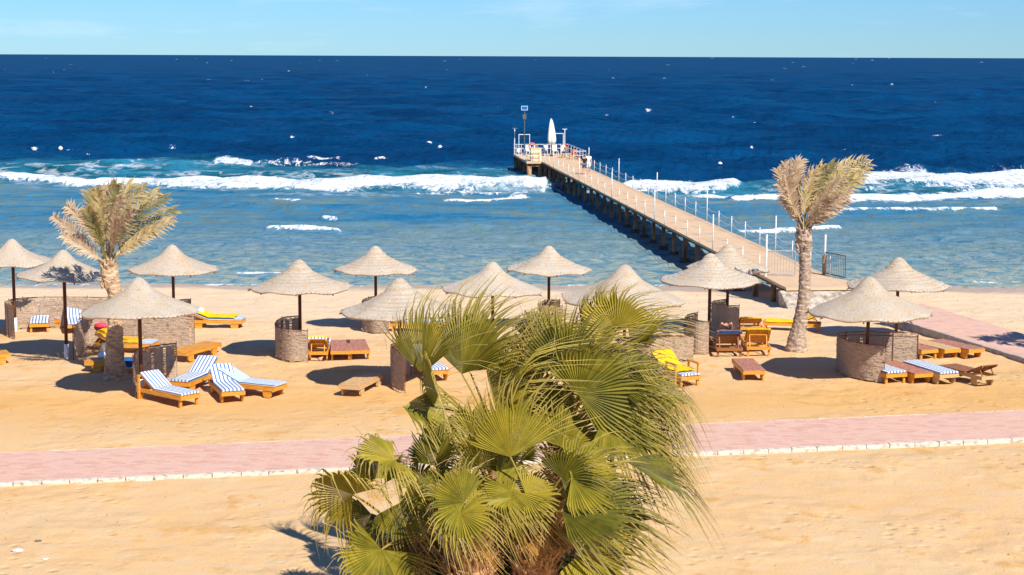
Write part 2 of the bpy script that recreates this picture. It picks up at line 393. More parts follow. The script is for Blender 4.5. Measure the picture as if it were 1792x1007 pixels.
# ------------------------------------------------------------------ the sea
def sea():
    v = np.concatenate([np.linspace(455, 120, 900), np.linspace(119.6, 2.0, 330), np.array([1.5, 1.0, .6, .3])])
    D = 2900*11.5/v
    nc = 720; u = np.linspace(-.42, .42, nc)
    DD, UU = np.meshgrid(D, u, indexing='ij')
    X = UU*(DD+14); Y = DD
    row = np.gradient(D)[:, None]*np.ones_like(X)
    # where the reef edge lies, in metres from the viewpoint
    Minv = np.array((CM.to_3x3().inverted()))
    q = np.stack([X.ravel(), Y.ravel(), np.full(X.size, WATER-CAMH)], 0); c = Minv @ q
    PX = (896 + FPX*c[0]/(-c[2])).reshape(X.shape); PY = (503.5 - FPX*c[1]/(-c[2])).reshape(X.shape)
    def nz(x, y, s):
        # cheap smooth value noise
        rs = np.random.RandomState(s); T = rs.rand(256, 256)
        xi = np.floor(x).astype(int); yi = np.floor(y).astype(int); fx = x-xi; fy = y-yi
        fx = fx*fx*(3-2*fx); fy = fy*fy*(3-2*fy)
        a = T[xi % 256, yi % 256]; b = T[(xi+1) % 256, yi % 256]; cc = T[xi % 256, (yi+1) % 256]; d = T[(xi+1) % 256, (yi+1) % 256]
        return (a*(1-fx)+b*fx)*(1-fy)+(cc*(1-fx)+d*fx)*fy
    reef = np.interp(PX, [0, 300, 600, 960, 1100, 1300, 1500, 1792], [284, 280, 290, 298, 316, 318, 318, 306]) + (nz(X*.05, Y*.05, 3)-.5)*10
    inner = np.interp(PX, [0, 200, 400, 960, 1100, 1300, 1500, 1792], [318, 324, 334, 334, 338, 345, 345, 342])
    deep = 1/(1+np.exp((PY-reef)/2.2))
    lag = 1/(1+np.exp(-(PY-inner)/2.5))
    shore = np.clip((PY-380)/125, 0, 1)
    foam = np.zeros_like(X); Z = np.zeros_like(X)
    def band(xs, ys, ths, amp=1, ridge=.0, soft=18, wob=0, seed=1):
        cy = np.interp(PX, xs, ys) + (nz(X*.18, Y*0+seed, seed)-.5)*wob*2 + (nz(X*.6, Y*.1, seed+7)-.5)*wob
        th = np.interp(PX, xs, ths)*(.55+.5*nz(X*.35, Y*.0+3, seed+5))
        env = np.clip((PX-xs[0])/soft+.2, 0, 1)*np.clip((xs[-1]-PX)/soft+.2, 0, 1)
        d = (PY-cy)/np.maximum(th/2, .7)
        g = np.exp(-np.abs(d)**2.2*.8)*env
        # seaward face of the wave is slightly above the foam
        np.maximum(foam, g*amp, out=foam)
        if ridge: 
            Z[...] += ridge*np.exp(-((PY-cy+th*.2)/(th*.45+1.2))**2)*env
    band([-60, 100, 200, 400, 600, 800, 962], [313, 319, 320, 324.5, 326, 323, 324.5], [5, 7, 11, 15, 17, 18, 18], 1.15, .45, 10, 3, 1)
    band([700, 800, 960], [338, 337, 335], [7, 9, 10], .42, 0, 60, 2, 21)
    band([372, 400, 446], [287, 286.5, 287], [5, 8, 3], .85, .35, 8, .6, 2)
    band([446, 520, 640], [285, 283, 290], [3, 3, 3], .45, .55, 20, 1, 3)
    band([535, 570, 600], [278, 277.5, 279], [2.5, 3, 2.5], .6, .2, 10, .6, 4)
    band([655, 668, 682], [276.5, 276, 277], [2.5, 3, 2], .6, .1, 5, .5, 5)
    band([1085, 1150, 1230, 1300], [328, 326, 325, 322], [17, 18, 17, 9], 1.15, .45, 20, 3, 6)
    band([1190, 1250, 1330], [343, 341, 341], [7, 8, 5], .7, 0, 30, 2, 26)
    band([1500, 1560, 1640, 1792, 1850], [322, 320, 318, 314, 312], [20, 25, 26, 30, 30], 1.15, .5, 20, 4, 8)
    band([1275, 1330, 1420, 1500, 1650, 1850], [348, 350, 349, 347.5, 346, 344], [7, 9, 8, 11, 12, 12], 1.05, .25, 12, 2, 9)
    band([1455, 1600, 1750], [372, 370, 368], [3, 4.5, 4], .62, .25, 15, 1.5, 10)
    band([1285, 1360, 1473], [407, 405.5, 402], [5, 7, 4], .72, .25, 8, 1.5, 11)
    band([462, 530, 598], [402, 403.5, 405], [4, 5.5, 3], .72, .25, 10, .8, 12)
    band([560, 575, 594], [384, 385, 387], [4, 6, 3], .7, .2, 6, .5, 13)
    band([470, 500, 535], [349, 350.5, 351], [3, 3.5, 3], .6, .1, 10, .5, 14)
    band([770, 850, 930], [351, 351, 347], [4, 4.5, 4], .8, .1, 20, 2, 15)
    band([410, 450, 495], [476, 476.5, 477], [3, 4, 3], .9, .08, 10, 1, 16)
    band([235, 265, 300], [474, 475, 474], [3, 4, 3], .9, .08, 10, 1, 17)
    band([140, 240, 330, 600], [345, 352, 357, 370], [2, 2, 2, 2], .0, .25, 40, 1, 18)
    band([250, 500, 800, 1000], [382, 392, 398, 402], [2, 2, 2, 2], .0, .2, 60, 1, 19)
    band([-60, 300, 900, 1300, 1850], [503, 501, 499, 497, 493], [4, 4, 4, 4, 4], .36, .0, 12, 3, 20)
    # scattered white caps on the open water
    rc = np.random.RandomState(5)
    for i in range(120):
        y = 102+rc.rand()**1.5*172; x = rc.rand()*1900-50
        if i < 14: x, y = [(1062, 203), (1778, 232), (120, 262.5), (1275, 243), (1276, 250), (1135, 197), (1446, 136), (60, 262), (230, 205), (366, 201), (555, 118), (432, 142), (1640, 237), (440, 191)][i]
        sx = (1.7 if i > 13 else 3.6)*rc.uniform(.6, 1.8)+.02*max(0, y-200); sy = rc.uniform(.22, .4) if i > 13 else rc.uniform(.22, .36)
        j0, j1 = np.searchsorted(-D, -2900*11.5/max(.5, y-98.5-4-1)), 0
        m_ = (np.abs(PY-y) < 4) & (np.abs(PX-x) < sx*3)
        if not m_.any(): continue
        a_ = np.exp(-((PX[m_]-x)/sx)**2-((PY[m_]-y)/sy)**2)*rc.uniform(.55, .9)
        foam[m_] = np.maximum(foam[m_], a_)
    lace = np.clip((PY-reef+2)/10, 0, 1)*np.clip((inner-PY+3)/6, 0, 1)
    lace *= np.interp(PX, [0, 150, 300, 900, 1300, 1380, 1520, 1792], [.9, .8, .75, .85, .9, .7, .8, .9])
    fr = np.clip(1-np.abs(PY-inner-4)/12, 0, 1)*.45
    # open water waves
    rs = np.random.RandomState(11)
    for i in range(34):
        lam = 1.5*1.12**i
        if lam > 42: break
        th = rs.normal(-1.25, .62); kx = math.cos(th)*2*math.pi/lam; ky = math.sin(th)*2*math.pi/lam
        ph = rs.rand()*6.28
        amp = .026*lam**.60
        lim = np.clip(lam/(1.6*np.maximum(row, .05))-.7, 0, 1)
        mod = .35+1.3*nz(X/lam/3+i*7, Y/lam/3, 40+i)
        s = np.sin(kx*X+ky*Y+ph+2*nz(X/lam/2, Y/lam/2, 90+i)); s = 1-2*np.abs(np.sin(.5*(np.arcsin(s))))**1.0 if False else s
        loc = deep+.6*lace*(1-deep)+.26*lag*(lam < 9)
        Z += amp*s*mod*lim*loc
    Z = Z*np.clip((D[:, None]-78)/14, .15, 1)
    n = nc; m = len(D)
    vs = np.stack([X.ravel(), Y.ravel(), (Z+WATER).ravel()], 1)
    idx = np.arange(n*m).reshape(m, n)
    F = np.stack([idx[:-1, :-1], idx[:-1, 1:], idx[1:, 1:], idx[1:, :-1]], -1).reshape(-1, 4)
    me = bpy.data.meshes.new('sea'); me.vertices.add(n*m); me.vertices.foreach_set('co', vs.ravel())
    me.loops.add(F.size); me.loops.foreach_set('vertex_index', F.ravel().astype(np.int32))
    me.polygons.add(len(F)); me.polygons.foreach_set('loop_start', np.arange(0, F.size, 4, dtype=np.int32)); me.polygons.foreach_set('loop_total', np.full(len(F), 4, dtype=np.int32))
    me.update(calc_edges=True); me.validate()
    me.polygons.foreach_set('use_smooth', [True]*len(me.polygons))
    for k, a in (('foam', foam), ('deep', deep), ('lag', lag), ('shore', shore), ('lace', np.maximum(lace, fr))):
        q = me.attributes.new(k, 'FLOAT', 'POINT'); q.data.foreach_set('value', a.ravel().astype(np.float32))
    def f(t, b):
        deepc = mixc(t, ramp(t, noise_n(t, .06, 4, .6, (.5, 1, 1), 'Position'), [(.35, (0, 0, 0)), (.65, (1, 1, 1))]), (.0002, .027, .088), (.0006, .054, .155))
        ns = noise_n(t, .2, 6, .66, (.5, 1.0, 1), 'Position', .6)
        ns2 = noise_n(t, 1.3, 6, .7, (.8, .75, 1), 'Position', 1.0)
        turq = mixc(t, ramp(t, ns, [(.35, (0, 0, 0)), (.65, (1, 1, 1))]), (.004, .075, .10), (.03, .22, .34))
        lagc = mixc(t, ramp(t, ns, [(.36, (0, 0, 0)), (.62, (1, 1, 1))]), (.012, .12, .23), (.15, .20, .155))
        lagc = mixc(t, math_n(t, 'MULTIPLY', ramp(t, ns2, [(.42, (0, 0, 0)), (.60, (1, 1, 1))]), .75), lagc, (.025, .19, .34))
        shc = mixc(t, ramp(t, ns2, [(.38, (0, 0, 0)), (.62, (1, 1, 1))]), (.05, .20, .29), (.42, .40, .25))
        lagc = mixc(t, attr(t, 'shore'), lagc, shc)
        c = mixc(t, attr(t, 'deep'), turq, deepc)
        c = mixc(t, attr(t, 'lag'), c, lagc)
        # foam
        fn = noise_n(t, 1.0, 9, .78, (1.3, .42, 1), 'Position', 1.2)
        vor = t.nodes.new('ShaderNodeTexVoronoi'); vor.feature = 'DISTANCE_TO_EDGE'; vor.inputs['Scale'].default_value = .42
        g = t.nodes.new('ShaderNodeNewGeometry'); mp = t.nodes.new('ShaderNodeMapping'); mp.inputs['Scale'].default_value = (.8, .55, 1)
        wn = t.nodes.new('ShaderNodeTexNoise'); wn.inputs['Scale'].default_value = .5; wn.inputs['Detail'].default_value = 5
        t.links.new(g.outputs['Position'], mp.inputs[0]); t.links.new(g.outputs['Position'], wn.inputs[0])
        va = t.nodes.new('ShaderNodeVectorMath'); va.operation = 'MULTIPLY_ADD'; va.inputs[1].default_value = (4, 4, 0)
        t.links.new(wn.outputs['Color'], va.inputs[0]); t.links.new(mp.outputs[0], va.inputs[2]); t.links.new(va.outputs[0], vor.inputs[0])
        lines = ramp(t, vor.outputs[0], [(0, (1, 1, 1)), (.14, (0, 0, 0))])
        gate = ramp(t, noise_n(t, .12, 4, .6, (.6, 1, 1), 'Position'), [(.44, (0, 0, 0)), (.58, (1, 1, 1))])
        lacef = math_n(t, 'MULTIPLY', math_n(t, 'MULTIPLY', lines, gate), math_n(t, 'MULTIPLY', attr(t, 'lace'), .75))
        f1 = math_n(t, 'ADD', attr(t, 'foam'), math_n(t, 'MULTIPLY', math_n(t, 'SUBTRACT', fn, .5), 3.0))
        f1 = ramp(t, f1, [(.36, (0, 0, 0)), (.48, (.55, .55, .55)), (.72, (1, 1, 1))])
        f1 = math_n(t, 'MULTIPLY', f1, ramp(t, attr(t, 'foam'), [(.03, (0, 0, 0)), (.2, (1, 1, 1))]))
        ff = math_n(t, 'MAXIMUM', f1, lacef, clamp=True)
        c = mixc(t, ff, c, mixc(t, ramp(t, fn, [(.40, (0, 0, 0)), (.56, (1, 1, 1))]), (.50, .60, .68), (.82, .83, .84)))
        t.links.new(c, b.inputs['Base Color'])
        b.inputs['Roughness'].default_value = 1.0; b.inputs['Specular IOR Level'].default_value = 0
        gl = t.nodes.new('ShaderNodeBsdfGlossy'); gl.inputs['Roughness'].default_value = .18
        ms = t.nodes.new('ShaderNodeMixShader'); t.links.new(math_n(t, 'SUBTRACT', .075, math_n(t, 'MULTIPLY', ff, .07)), ms.inputs[0])
        t.links.new(b.outputs[0], ms.inputs[1]); t.links.new(gl.outputs[0], ms.inputs[2]); t.links.new(ms.outputs[0], t.nodes['Material Output'].inputs[0])
        h1 = noise_n(t, .55, 6, .62, (.55, 1, 1), 'Position', .5, (0, 0, .35))
        h2 = noise_n(t, 3.0, 4, .6, (.6, 1, 1), 'Position', .3)
        p = t.nodes.new('ShaderNodeBump'); p.inputs['Distance'].default_value = .9; p.inputs['Strength'].default_value = 1
        amp = math_n(t, 'ADD', math_n(t, 'MULTIPLY', attr(t, 'lag'), -.62), 1.0)
        t.links.new(math_n(t, 'MULTIPLY', h1, amp), p.inputs['Height'])
        p2 = t.nodes.new('ShaderNodeBump'); p2.inputs['Distance'].default_value = .07; p2.inputs['Strength'].default_value = .8
        t.links.new(h2, p2.inputs['Height']); t.links.new(p.outputs[0], p2.inputs['Normal'])
        h3 = noise_n(t, 1.0, 5, .7, (.75, .33, 1), 'Position', .6)
        p3 = t.nodes.new('ShaderNodeBump'); p3.inputs['Distance'].default_value = .55; p3.inputs['Strength'].default_value = 1
        t.links.new(math_n(t, 'MULTIPLY', h3, amp), p3.inputs['Height']); t.links.new(p2.outputs[0], p3.inputs['Normal']); p2 = p3
        t.links.new(p2.outputs[0], b.inputs['Normal'])
    me.materials.append(mat('sea_water', rough=.15, spec=.16, build=f))
    o = bpy.data.objects.new('sea', me); C.objects.link(o); tag(o, 'deep blue sea with surf breaking on the reef and a shallow lagoon', 'sea', kind='structure')
sea()

# ------------------------------------------------------------------ straw umbrellas
GU = 'straw beach umbrellas along the sand'
def umbrella(px, py, apex_y, half, label, sleeve=False, ringy=False, tilt=0, lip=0):
    base = G(px, py); D = base.y
    top = P(px, apex_y, D).z - base.z
    Rr = half*math.hypot(base.x*0, D)/FPX*1.0
    Hc = .56*Rr
    t = empty('beach_umbrella', base, 0, label, 'umbrella', GU)
    pm = MB(); pm.tube([(0, 0, -.3), (0, 0, top-.25)], .055, 10); pm.build('pole', M['rust'], t, smooth=True)
    if sleeve:
        s = MB(); s.tube([(0, 0, -.2), (0, 0, .5)], .078, 12); s.build('sleeve', M['white'], t, smooth=True)
    prof = [(0, 0), (.035, .012), (.08, .06), (.13, .145), (.18, .245), (.24, .36), (.29, .445), (.31, .465), (.36, .52), (.45, .60), (.56, .70), (.67, .79), (.78, .87), (.88, .94), (.95, .985), (1, 1.02)]
    pr = []
    for i in range(len(prof)-1):
        for k in range(3):
            f = k/3; pr.append((prof[i][0]*(1-f)+prof[i+1][0]*f, prof[i][1]*(1-f)+prof[i+1][1]*f))
    pr.append(prof[-1])
    sd = random.random()*100; n = 72
    m = MB(); vs = []; fs = []; ring = []
    rot = Matrix.Rotation(R(tilt), 3, 'Y')
    for lay in range(2):
        for (r, z) in pr:
            rr = r
            st = .012*math.sin(r*62) if (ringy and .1 < r < .95) else 0
            for k in range(n):
                a = 2*math.pi*k/n
                wv = noise.noise((math.cos(a)*1.4+sd, math.sin(a)*1.4, r*1.2))
                wv2 = noise.noise((math.cos(a)*5+sd, math.sin(a)*5, r*3))
                rad = rr*Rr*(1+.035*wv*r+.018*wv2*r)
                zz = -z*Hc + .12*wv*r*r*Rr*.55 + .02*wv2*r + st*Rr*.6 - lay*(.035+.02*r)
                if r > .9: zz += .02*math.sin(a*8+sd)*(r-.9)/.1
                if lay: rad *= .995
                v = rot @ Vector((rad*math.cos(a), rad*math.sin(a), zz)); v.z += top; vs.append(v)
                rg = 0
                if ringy: rg = max(0, math.sin(r*62)-.55)*1.2*(.4 < 1) * (r < .75)
                ring.append(rg*(.5+.7*abs(wv2)))
    q = len(pr)
    for lay in range(2):
        o = lay*q*n
        for i in range(q-1):
            for k in range(n):
                f = (o+i*n+k, o+i*n+(k+1) % n, o+(i+1)*n+(k+1) % n, o+(i+1)*n+k); fs.append(f[::-1] if lay == 0 else f)
    for k in range(n):
        a = (q-1)*n; b = q*n+(q-1)*n; fs.append((a+k, a+(k+1) % n, b+(k+1) % n, b+k)[::-1])
    m.add(vs, fs, ring=ring)
    # frayed straw ends along the rim
    for k in range(420):
        a = random.random()*6.283; r0 = Rr*(1+.03*noise.noise((math.cos(a)*1.4+sd, math.sin(a)*1.4, 1.2)))
        i0 = int(a/6.283*n) % n; e = vs[(q-1)*n+i0]
        d = Vector((math.cos(a), math.sin(a), random.uniform(-.6, .1)))*random.uniform(.03, .10)
        sdv = Vector((-math.sin(a), math.cos(a), 0))*.012
        m.add([e-sdv*1-Vector((0, 0, .01)), e+sdv, e+d+sdv*2], [(0, 1, 2)])
    m.build('canopy', M['straw'], t, smooth=True)
    rb = MB()
    for k in range(8):
        a = k*math.pi/4+sd
        pts = []
        for f in (.08, .35, .7, 1.015+(.03 if k % 3 == 0 else 0)):
            z = np.interp(f, [p[0] for p in prof], [p[1] for p in prof])
            wv = noise.noise((math.cos(a)*1.4+sd, math.sin(a)*1.4, f*1.2))
            v = rot @ Vector((f*Rr*math.cos(a), f*Rr*math.sin(a), -z*Hc-.085+.12*wv*f*f*Rr*.55)); v.z += top; pts.append(v)
        rb.tube(pts, .022, 5)
    rb.build('ribs', M['rust_l'], t)
    return t
UM = [
 (27, 580, 418, 71, 'straw umbrella cut by the left edge, over striped loungers and a long reed screen', True, False),
 (117, 629, 437, 79, 'straw umbrella with palm shadow on its right side and a white pole foot', True, False),
 (305, 574, 428, 77, 'straw umbrella nearest the water between the left palm and the sea, dark pole', False, False),
 (248, 693, 485, 103, 'large straw umbrella over the trunk of the left palm, rusty pole with white foot', True, False),
 (526, 628, 454, 87, 'straw umbrella with ringed peak over a round reed screen, left of the fan palms', False, True),
 (658, 576, 430, 73, 'small straw umbrella by the waterline with dark pole above the larger ringed one', False, True),
 (700, 681, 486, 103, 'large straw umbrella with a ringed peak directly left of the fan palms', False, True),
 (862, 622, 458, 87, 'straw umbrella with its pole half hidden by the top of the fan palms', False, False),
 (960, 574, 430, 73, 'small straw umbrella by the waterline above the middle of the fan palms', False, True),
 (1092, 640, 463, 108, 'largest straw umbrella, right behind the tips of the fan palms', False, False),
 (1240, 613, 443, 86, 'straw umbrella with brown underside in front of another, left of the right palm', False, True),
 (1272, 577, 427, 73, 'straw umbrella overlapped by a nearer one, beside the foot of the pier', False, True),
 (1516, 663, 484, 107, 'large straw umbrella over the widest reed screen on the right', False, False),
 (1568, 592, 450, 88, 'reddish ringed straw umbrella by the water at the right, behind a larger one', False, True),
]
for a in UM:
    umbrella(a[0], a[1], a[2], a[3], a[4], a[5], a[6], tilt=random.uniform(-1.5, 1.5))

# ------------------------------------------------------------------ reed windbreaks
def windbreak(tops, h, label):
    pts = [G(x, y, h) for x, y in tops]; pts = [Vector((p.x, p.y, zb(p.y))) for p in pts]
    path = resample(catmull(pts, 8), .085)
    o = sum(path, Vector())/len(path); o.z = min(p.z for p in path)
    t = empty('reed_windbreak', o, 0, label, 'windbreak', 'reed windbreaks beside the umbrellas')
    path = [p-o for p in path]; n = len(path)
    nr = []
    for i in range(n):
        d = path[min(i+1, n-1)]-path[max(i-1, 0)]; nr.append(Vector((-d.y, d.x, 0)).normalized())
    m = MB(); rows = 34; rh = h/rows; sd = random.random()*50
    for r in range(rows):
        z0 = .02+r*rh*.985; ph = r % 2
        segs = []
        for i in range(n):
            w = .020*noise.noise((i*.45, r*3.1, sd+5)) + .008*random.uniform(-1, 1)
            lift = .010*noise.noise((i*.35, r*1.7, sd))+.006*random.uniform(-1, 1)
            th = rh*(.45+.45*random.random())
            if r == 0: th *= 1.2
            p = path[i]+nr[i]*w; p = Vector((p.x, p.y, p.z+z0+lift)); segs.append((p, th))
        for i in range(n-1):
            if random.random() < (.025 if r > 1 else .4): continue
            (a, ta), (b, tb) = segs[i], segs[i+1]; e = nr[i]*.006
            A = Vector((0, 0, ta)); B = Vector((0, 0, tb))
            m.add([a-e, b-e, b-e+B, a-e+A, a+e, b+e, b+e+B, a+e+A], [(0, 1, 2, 3), (7, 6, 5, 4), (3, 2, 6, 7), (0, 4, 5, 1)])
    for i in range(0, n, 1):  # stray uprights and fringe
        if random.random() < .35:
            p = path[i]; e = nr[i]*random.uniform(-.03, .03); dx = (path[min(i+1, n-1)]-p)*random.uniform(-.5, .5)
            m.tube([p+e+Vector((0, 0, -.05)), p+dx+Vector((0, 0, random.uniform(.12, .3)))], .008, 4)
    # backing of fine stems, so only pinholes of light pass
    for i in range(n-1):
        k = random.uniform(.88, .97)
        a, b = path[i], path[i+1]
        if random.random() < .93:
            m.add([a+Vector((0, 0, .06)), b+Vector((0, 0, .06)), b+Vector((0, 0, h*k)), a+Vector((0, 0, h*k))], [(0, 1, 2, 3)])
    m.build('woven_panel', M['reed'], t)
    fr = MB(); fr.tube([p+Vector((0, 0, h+.005)) for p in path[::2]]+[path[-1]+Vector((0, 0, h+.005))], .013, 5); 
    fr.tube([p+nr[i]*.03+Vector((0, 0, h-.09)) for i, p in enumerate(path)][::2], .008, 4)
    fr.build('top_rail', M['rust_l'], t)
    Lk = max(2, int(n*.085/.75))
    for k in range(Lk+1):
        i = min(n-1, int(k*(n-1)/Lk)); p = path[i]+nr[i]*.025
        s = MB(); s.tube([p+Vector((0, 0, -.15)), p+Vector((0, 0, h+.06))], .012, 5); s.build('stake', M['rust_l'], t)
WBS = [
 ([(24, 536), (9, 528), (22, 519), (60, 515), (120, 514), (188, 515)], 1.15, 'long reed screen behind the striped loungers at the far left'),
 ([(128, 571), (140, 564), (152, 555), (200, 552), (270, 553), (339, 554)], 1.12, 'long reed screen behind the left palm trunk, its left part in shade'),
 ([(234, 624), (238, 614), (252, 609), (280, 604), (309, 601)], 1.2, 'short bent reed screen at the pole of the umbrella over the left palm trunk'),
 ([(523, 553), (495, 556), (482, 565), (486, 573), (505, 578), (538, 579)], 1.05, 'round reed screen beside brown flat loungers, left of the fan palms'),
 ([(672, 511), (652, 511), (637, 517), (634, 524), (648, 532), (679, 534)], 1.0, 'curved reed screen half hidden under the ringed umbrella left of the fan palms'),
 ([(718, 591), (701, 598), (684, 604), (690, 611), (707, 618)], 1.2, 'narrow reed screen touching the left side of the fan palms'),
 ([(980, 518), (957, 518), (943, 526), (950, 530), (984, 531)], 1.0, 'small curved reed screen above the middle of the fan palms'),
 ([(1220, 547), (1205, 551), (1199, 558), (1217, 563.5), (1241, 564)], 1.1, 'reed screen with a black cloth on its corner, left of the dark brown chair'),
 ([(1270, 516), (1254, 519), (1246, 524), (1271, 529.5), (1294, 530)], 1.0, 'dark curved reed screen below the pier, behind the brown chair'),
 ([(1110, 594), (1165, 590), (1214, 589.5)], .8, 'sunlit pale reed screen behind the yellow towel lounger'),
 ([(1607, 583.6), (1558, 582.6), (1509, 581), (1471, 583), (1466, 587), (1483, 596), (1515, 603), (1549, 606)], 1.15, 'widest U shaped reed screen at the right with loungers inside'),
 ([(334, 517), (322, 517), (306, 521), (302, 527), (312, 532)], 1.0, 'small dark reed screen under the umbrella nearest the water at the left'),
]
for a in WBS: windbreak(*a)

# ------------------------------------------------------------------ loungers
GL = 'wooden sun loungers on the beach'
def obox(m, y0, z0, y1, z1, w, th, x=0):
    # plank between two points in the side plane
    d = Vector((0, y1-y0, z1-z0)); L_ = d.length; a = math.atan2(d.z, d.y)
    m.box((x, (y0+y1)/2, (z0+z1)/2), (w, L_, th), Matrix.Rotation(a, 3, 'X'))
def lounger(px, py, hd, label, at='foot', back=0, wood='wood', matt=None, feet='block', W=.68, Ln=2.0, arms=None, towel=None, hinge=1.25, slatmat=None):
    g = G(px, py); hd = Vector((hd[0], hd[1])).normalized(); rz = math.atan2(-hd.x, hd.y)
    if at == 'head': g = g-Vector((hd.x, hd.y, 0))*Ln
    g.z = zb(g.y)
    t = empty('sun_lounger', g, rz, label, 'sun lounger', GL)
    wm = M[wood]; H = .33; hw = W/2
    f = MB()
    for s in (-1, 1): f.box((s*(hw-.02), Ln/2, H-.06), (.04, Ln, .11))
    f.box((0, .02, H-.06), (W-.082, .04, .108)); f.box((0, Ln-.02, H-.06), (W-.082, .04, .108)); f.box((0, hinge, H-.07), (W-.082, .05, .06))
    f.build('frame', wm, t)
    for s in (-1, 1):
        for yy in ((.28, Ln-.38) if feet == 'block' else (.10, Ln-.12)):
            l = MB()
            if feet == 'block':
                x0 = s*(hw-.05); prof = [(-.15, H-.1), (-.13, .06), (-.08, 0), (.08, 0), (.13, .06), (.15, H-.1)]
                vs = [(x0-.03, yy+a, b) for a, b in prof]+[(x0+.03, yy+a, b) for a, b in prof]; n = 6
                l.add(vs, [tuple(range(n)), tuple(range(2*n-1, n-1, -1))]+[(i, i+n, (i+1) % n+n, (i+1) % n) for i in range(n)])
            else: l.box((s*(hw-.055), yy, (H-.02)/2-.02), (.07, .07, H-.02))
            l.build('leg', wm, t)
    sl = MB(); y = .02; sm = M[slatmat] if slatmat else wm
    while y < hinge-.05:
        sl.box((random.uniform(-.004, .004), y+.045, H+.012+random.uniform(-.003, .003)), (W-.01, .082, .022)); y += .094
    sl.build('seat', sm, t)
    bl = MB(); a = R(back); y = 0; BLn = Ln-hinge
    def bp(y, dz=0): return (hinge+y*math.cos(a)-dz*math.sin(a), H+.012+y*math.sin(a)+dz*math.cos(a))
    while y < BLn-.05:
        p0 = bp(y+.002); p1 = bp(y+.082); obox(bl, *p0, *p1, W-.01 if back < 5 else W-.06, .022); y += .096
    if back > 5:
        for s in (-1, 1):
            p0 = bp(0, -.03); p1 = bp(BLn, -.03); obox(bl, *p0, *p1, .045, .05, s*(hw-.06))
            p = bp(BLn*.7, -.06); obox(bl, p[0]-.012, p[1], min(Ln-.06, p[0]+.22*math.cos(a)), H-.08, .03, .03, s*(hw-.12))
        bl.box((0, *bp(BLn*.7, -.07)), (W-.2, .03, .03))
    bl.build('backrest', sm, t)
    if matt:
        m = MB(); th = .065; mw = hw-.02
        prof = [(.0, H+.025)]+[(hinge*i/6, H+.025) for i in range(1, 6)]+[(hinge-.02, H+.025)]+[bp(BLn*i/4, .015) for i in range(1, 5)]
        ns = 12; vs = []
        for k, (yy, zz) in enumerate(prof):
            nx = -math.sin(a) if k > 6 else 0; nzv = math.cos(a) if k > 6 else 1
            for j in range(ns+1):
                x = -mw+2*mw*j/ns; e = th*(1-.35*abs(x/mw)**8)+.012*noise.noise((x*4, yy*3, px*.1))
                vs.append((x, yy+nx*e, zz+nzv*e))
            for j in range(ns+1):
                x = -mw+2*mw*j/ns; vs.append((x, yy, zz))
        q = 2*(ns+1); fs = []
        for k in range(len(prof)-1):
            for j in range(ns):
                fs.append((k*q+j, k*q+j+1, (k+1)*q+j+1, (k+1)*q+j)); b = ns+1
                fs.append((k*q+b+j, (k+1)*q+b+j, (k+1)*q+b+j+1, k*q+b+j+1))
            fs.append((k*q, (k+1)*q, (k+1)*q+ns+1, k*q+ns+1)); fs.append((k*q+ns, k*q+q-1, (k+1)*q+q-1, (k+1)*q+ns))
        for k in (0, len(prof)-1):
            for j in range(ns):
                ff = (k*q+j, k*q+ns+1+j, k*q+ns+2+j, k*q+j+1); fs.append(ff if k == 0 else ff[::-1])
        m.add(vs, fs); mo = m.build('mattress', M[matt], t, smooth=False)
        pp = MB()
        for s in (-1, 1): pp.tube([(s*mw, yy, zz+.035) for yy, zz in prof], .010, 5)
        pp.build('piping', M['piping'], mo)
    if arms == 'head':
        ar = MB()
        for s in (-1, 1): ar.box((s*(hw+.03), Ln-.1, .33), (.055, .08, .66))
        ar.box((0, Ln-.1, .69), (W+.115, .10, .05)); ar.build('head_frame', wm, t)
    if arms == 'side':
        for s in (-1, 1):
            ar = MB(); ar.box((s*(hw+.05), .25, .32), (.05, .05, .64)); ar.box((s*(hw+.05), .80, .32), (.05, .05, .64)); ar.box((s*(hw+.05), .52, .665), (.075, .66, .045)); ar.build('armrest', wm, t)
    if towel:
        for (y0, y1, ov, mt, lb) in towel:
            # y along the profile length, y0..y1 ; ov = overhang over the sides
            tw = MB(); base = .025+(.105 if matt else .014); N1, N2 = 22, 18; vs = []; wd = hw*.94
            for i in range(N1+1):
                s = y0+(y1-y0)*i/N1
                if s < hinge: yy, zz, ny, nzv = s, H+base, 0, 1
                else:
                    p = bp(min(s, Ln)-hinge, base-.012); yy, zz = p; ny, nzv = -math.sin(a), math.cos(a)
                    if s > Ln: yy += .02; zz -= (s-Ln)
                    ny, nzv = (0, 0) if s > Ln else (ny, nzv)
                for j in range(N2+1):
                    u = -1+2*j/N2; wr = .012+.018*noise.noise((u*3, s*4, px*.7)); tot = wd+ov
                    x = u*tot; dz = 0
                    if abs(x) > hw+.01: dz = -(abs(x)-hw-.01)*(1+.3*noise.noise((s*5, u*9, 4))); x = math.copysign(hw+.012+.02*abs(noise.noise((s*6, u, 2))), x)
                    vs.append((x+.02*noise.noise((s*3, 0, px)), yy+ny*wr, zz+nzv*wr+dz))
            fs = [(i*(N2+1)+j, i*(N2+1)+j+1, (i+1)*(N2+1)+j+1, (i+1)*(N2+1)+j) for i in range(N1) for j in range(N2)]
            nv = len(vs); vs2 = [(x, y, z-.008) for x, y, z in vs]; 
            fs += [tuple(k+nv for k in f)[::-1] for f in fs]
            tw.add(vs+vs2, fs); o = tw.build('towel', M[mt], None, g, True, rz); tag(o, lb, 'towel', 'towels on loungers')
    return t
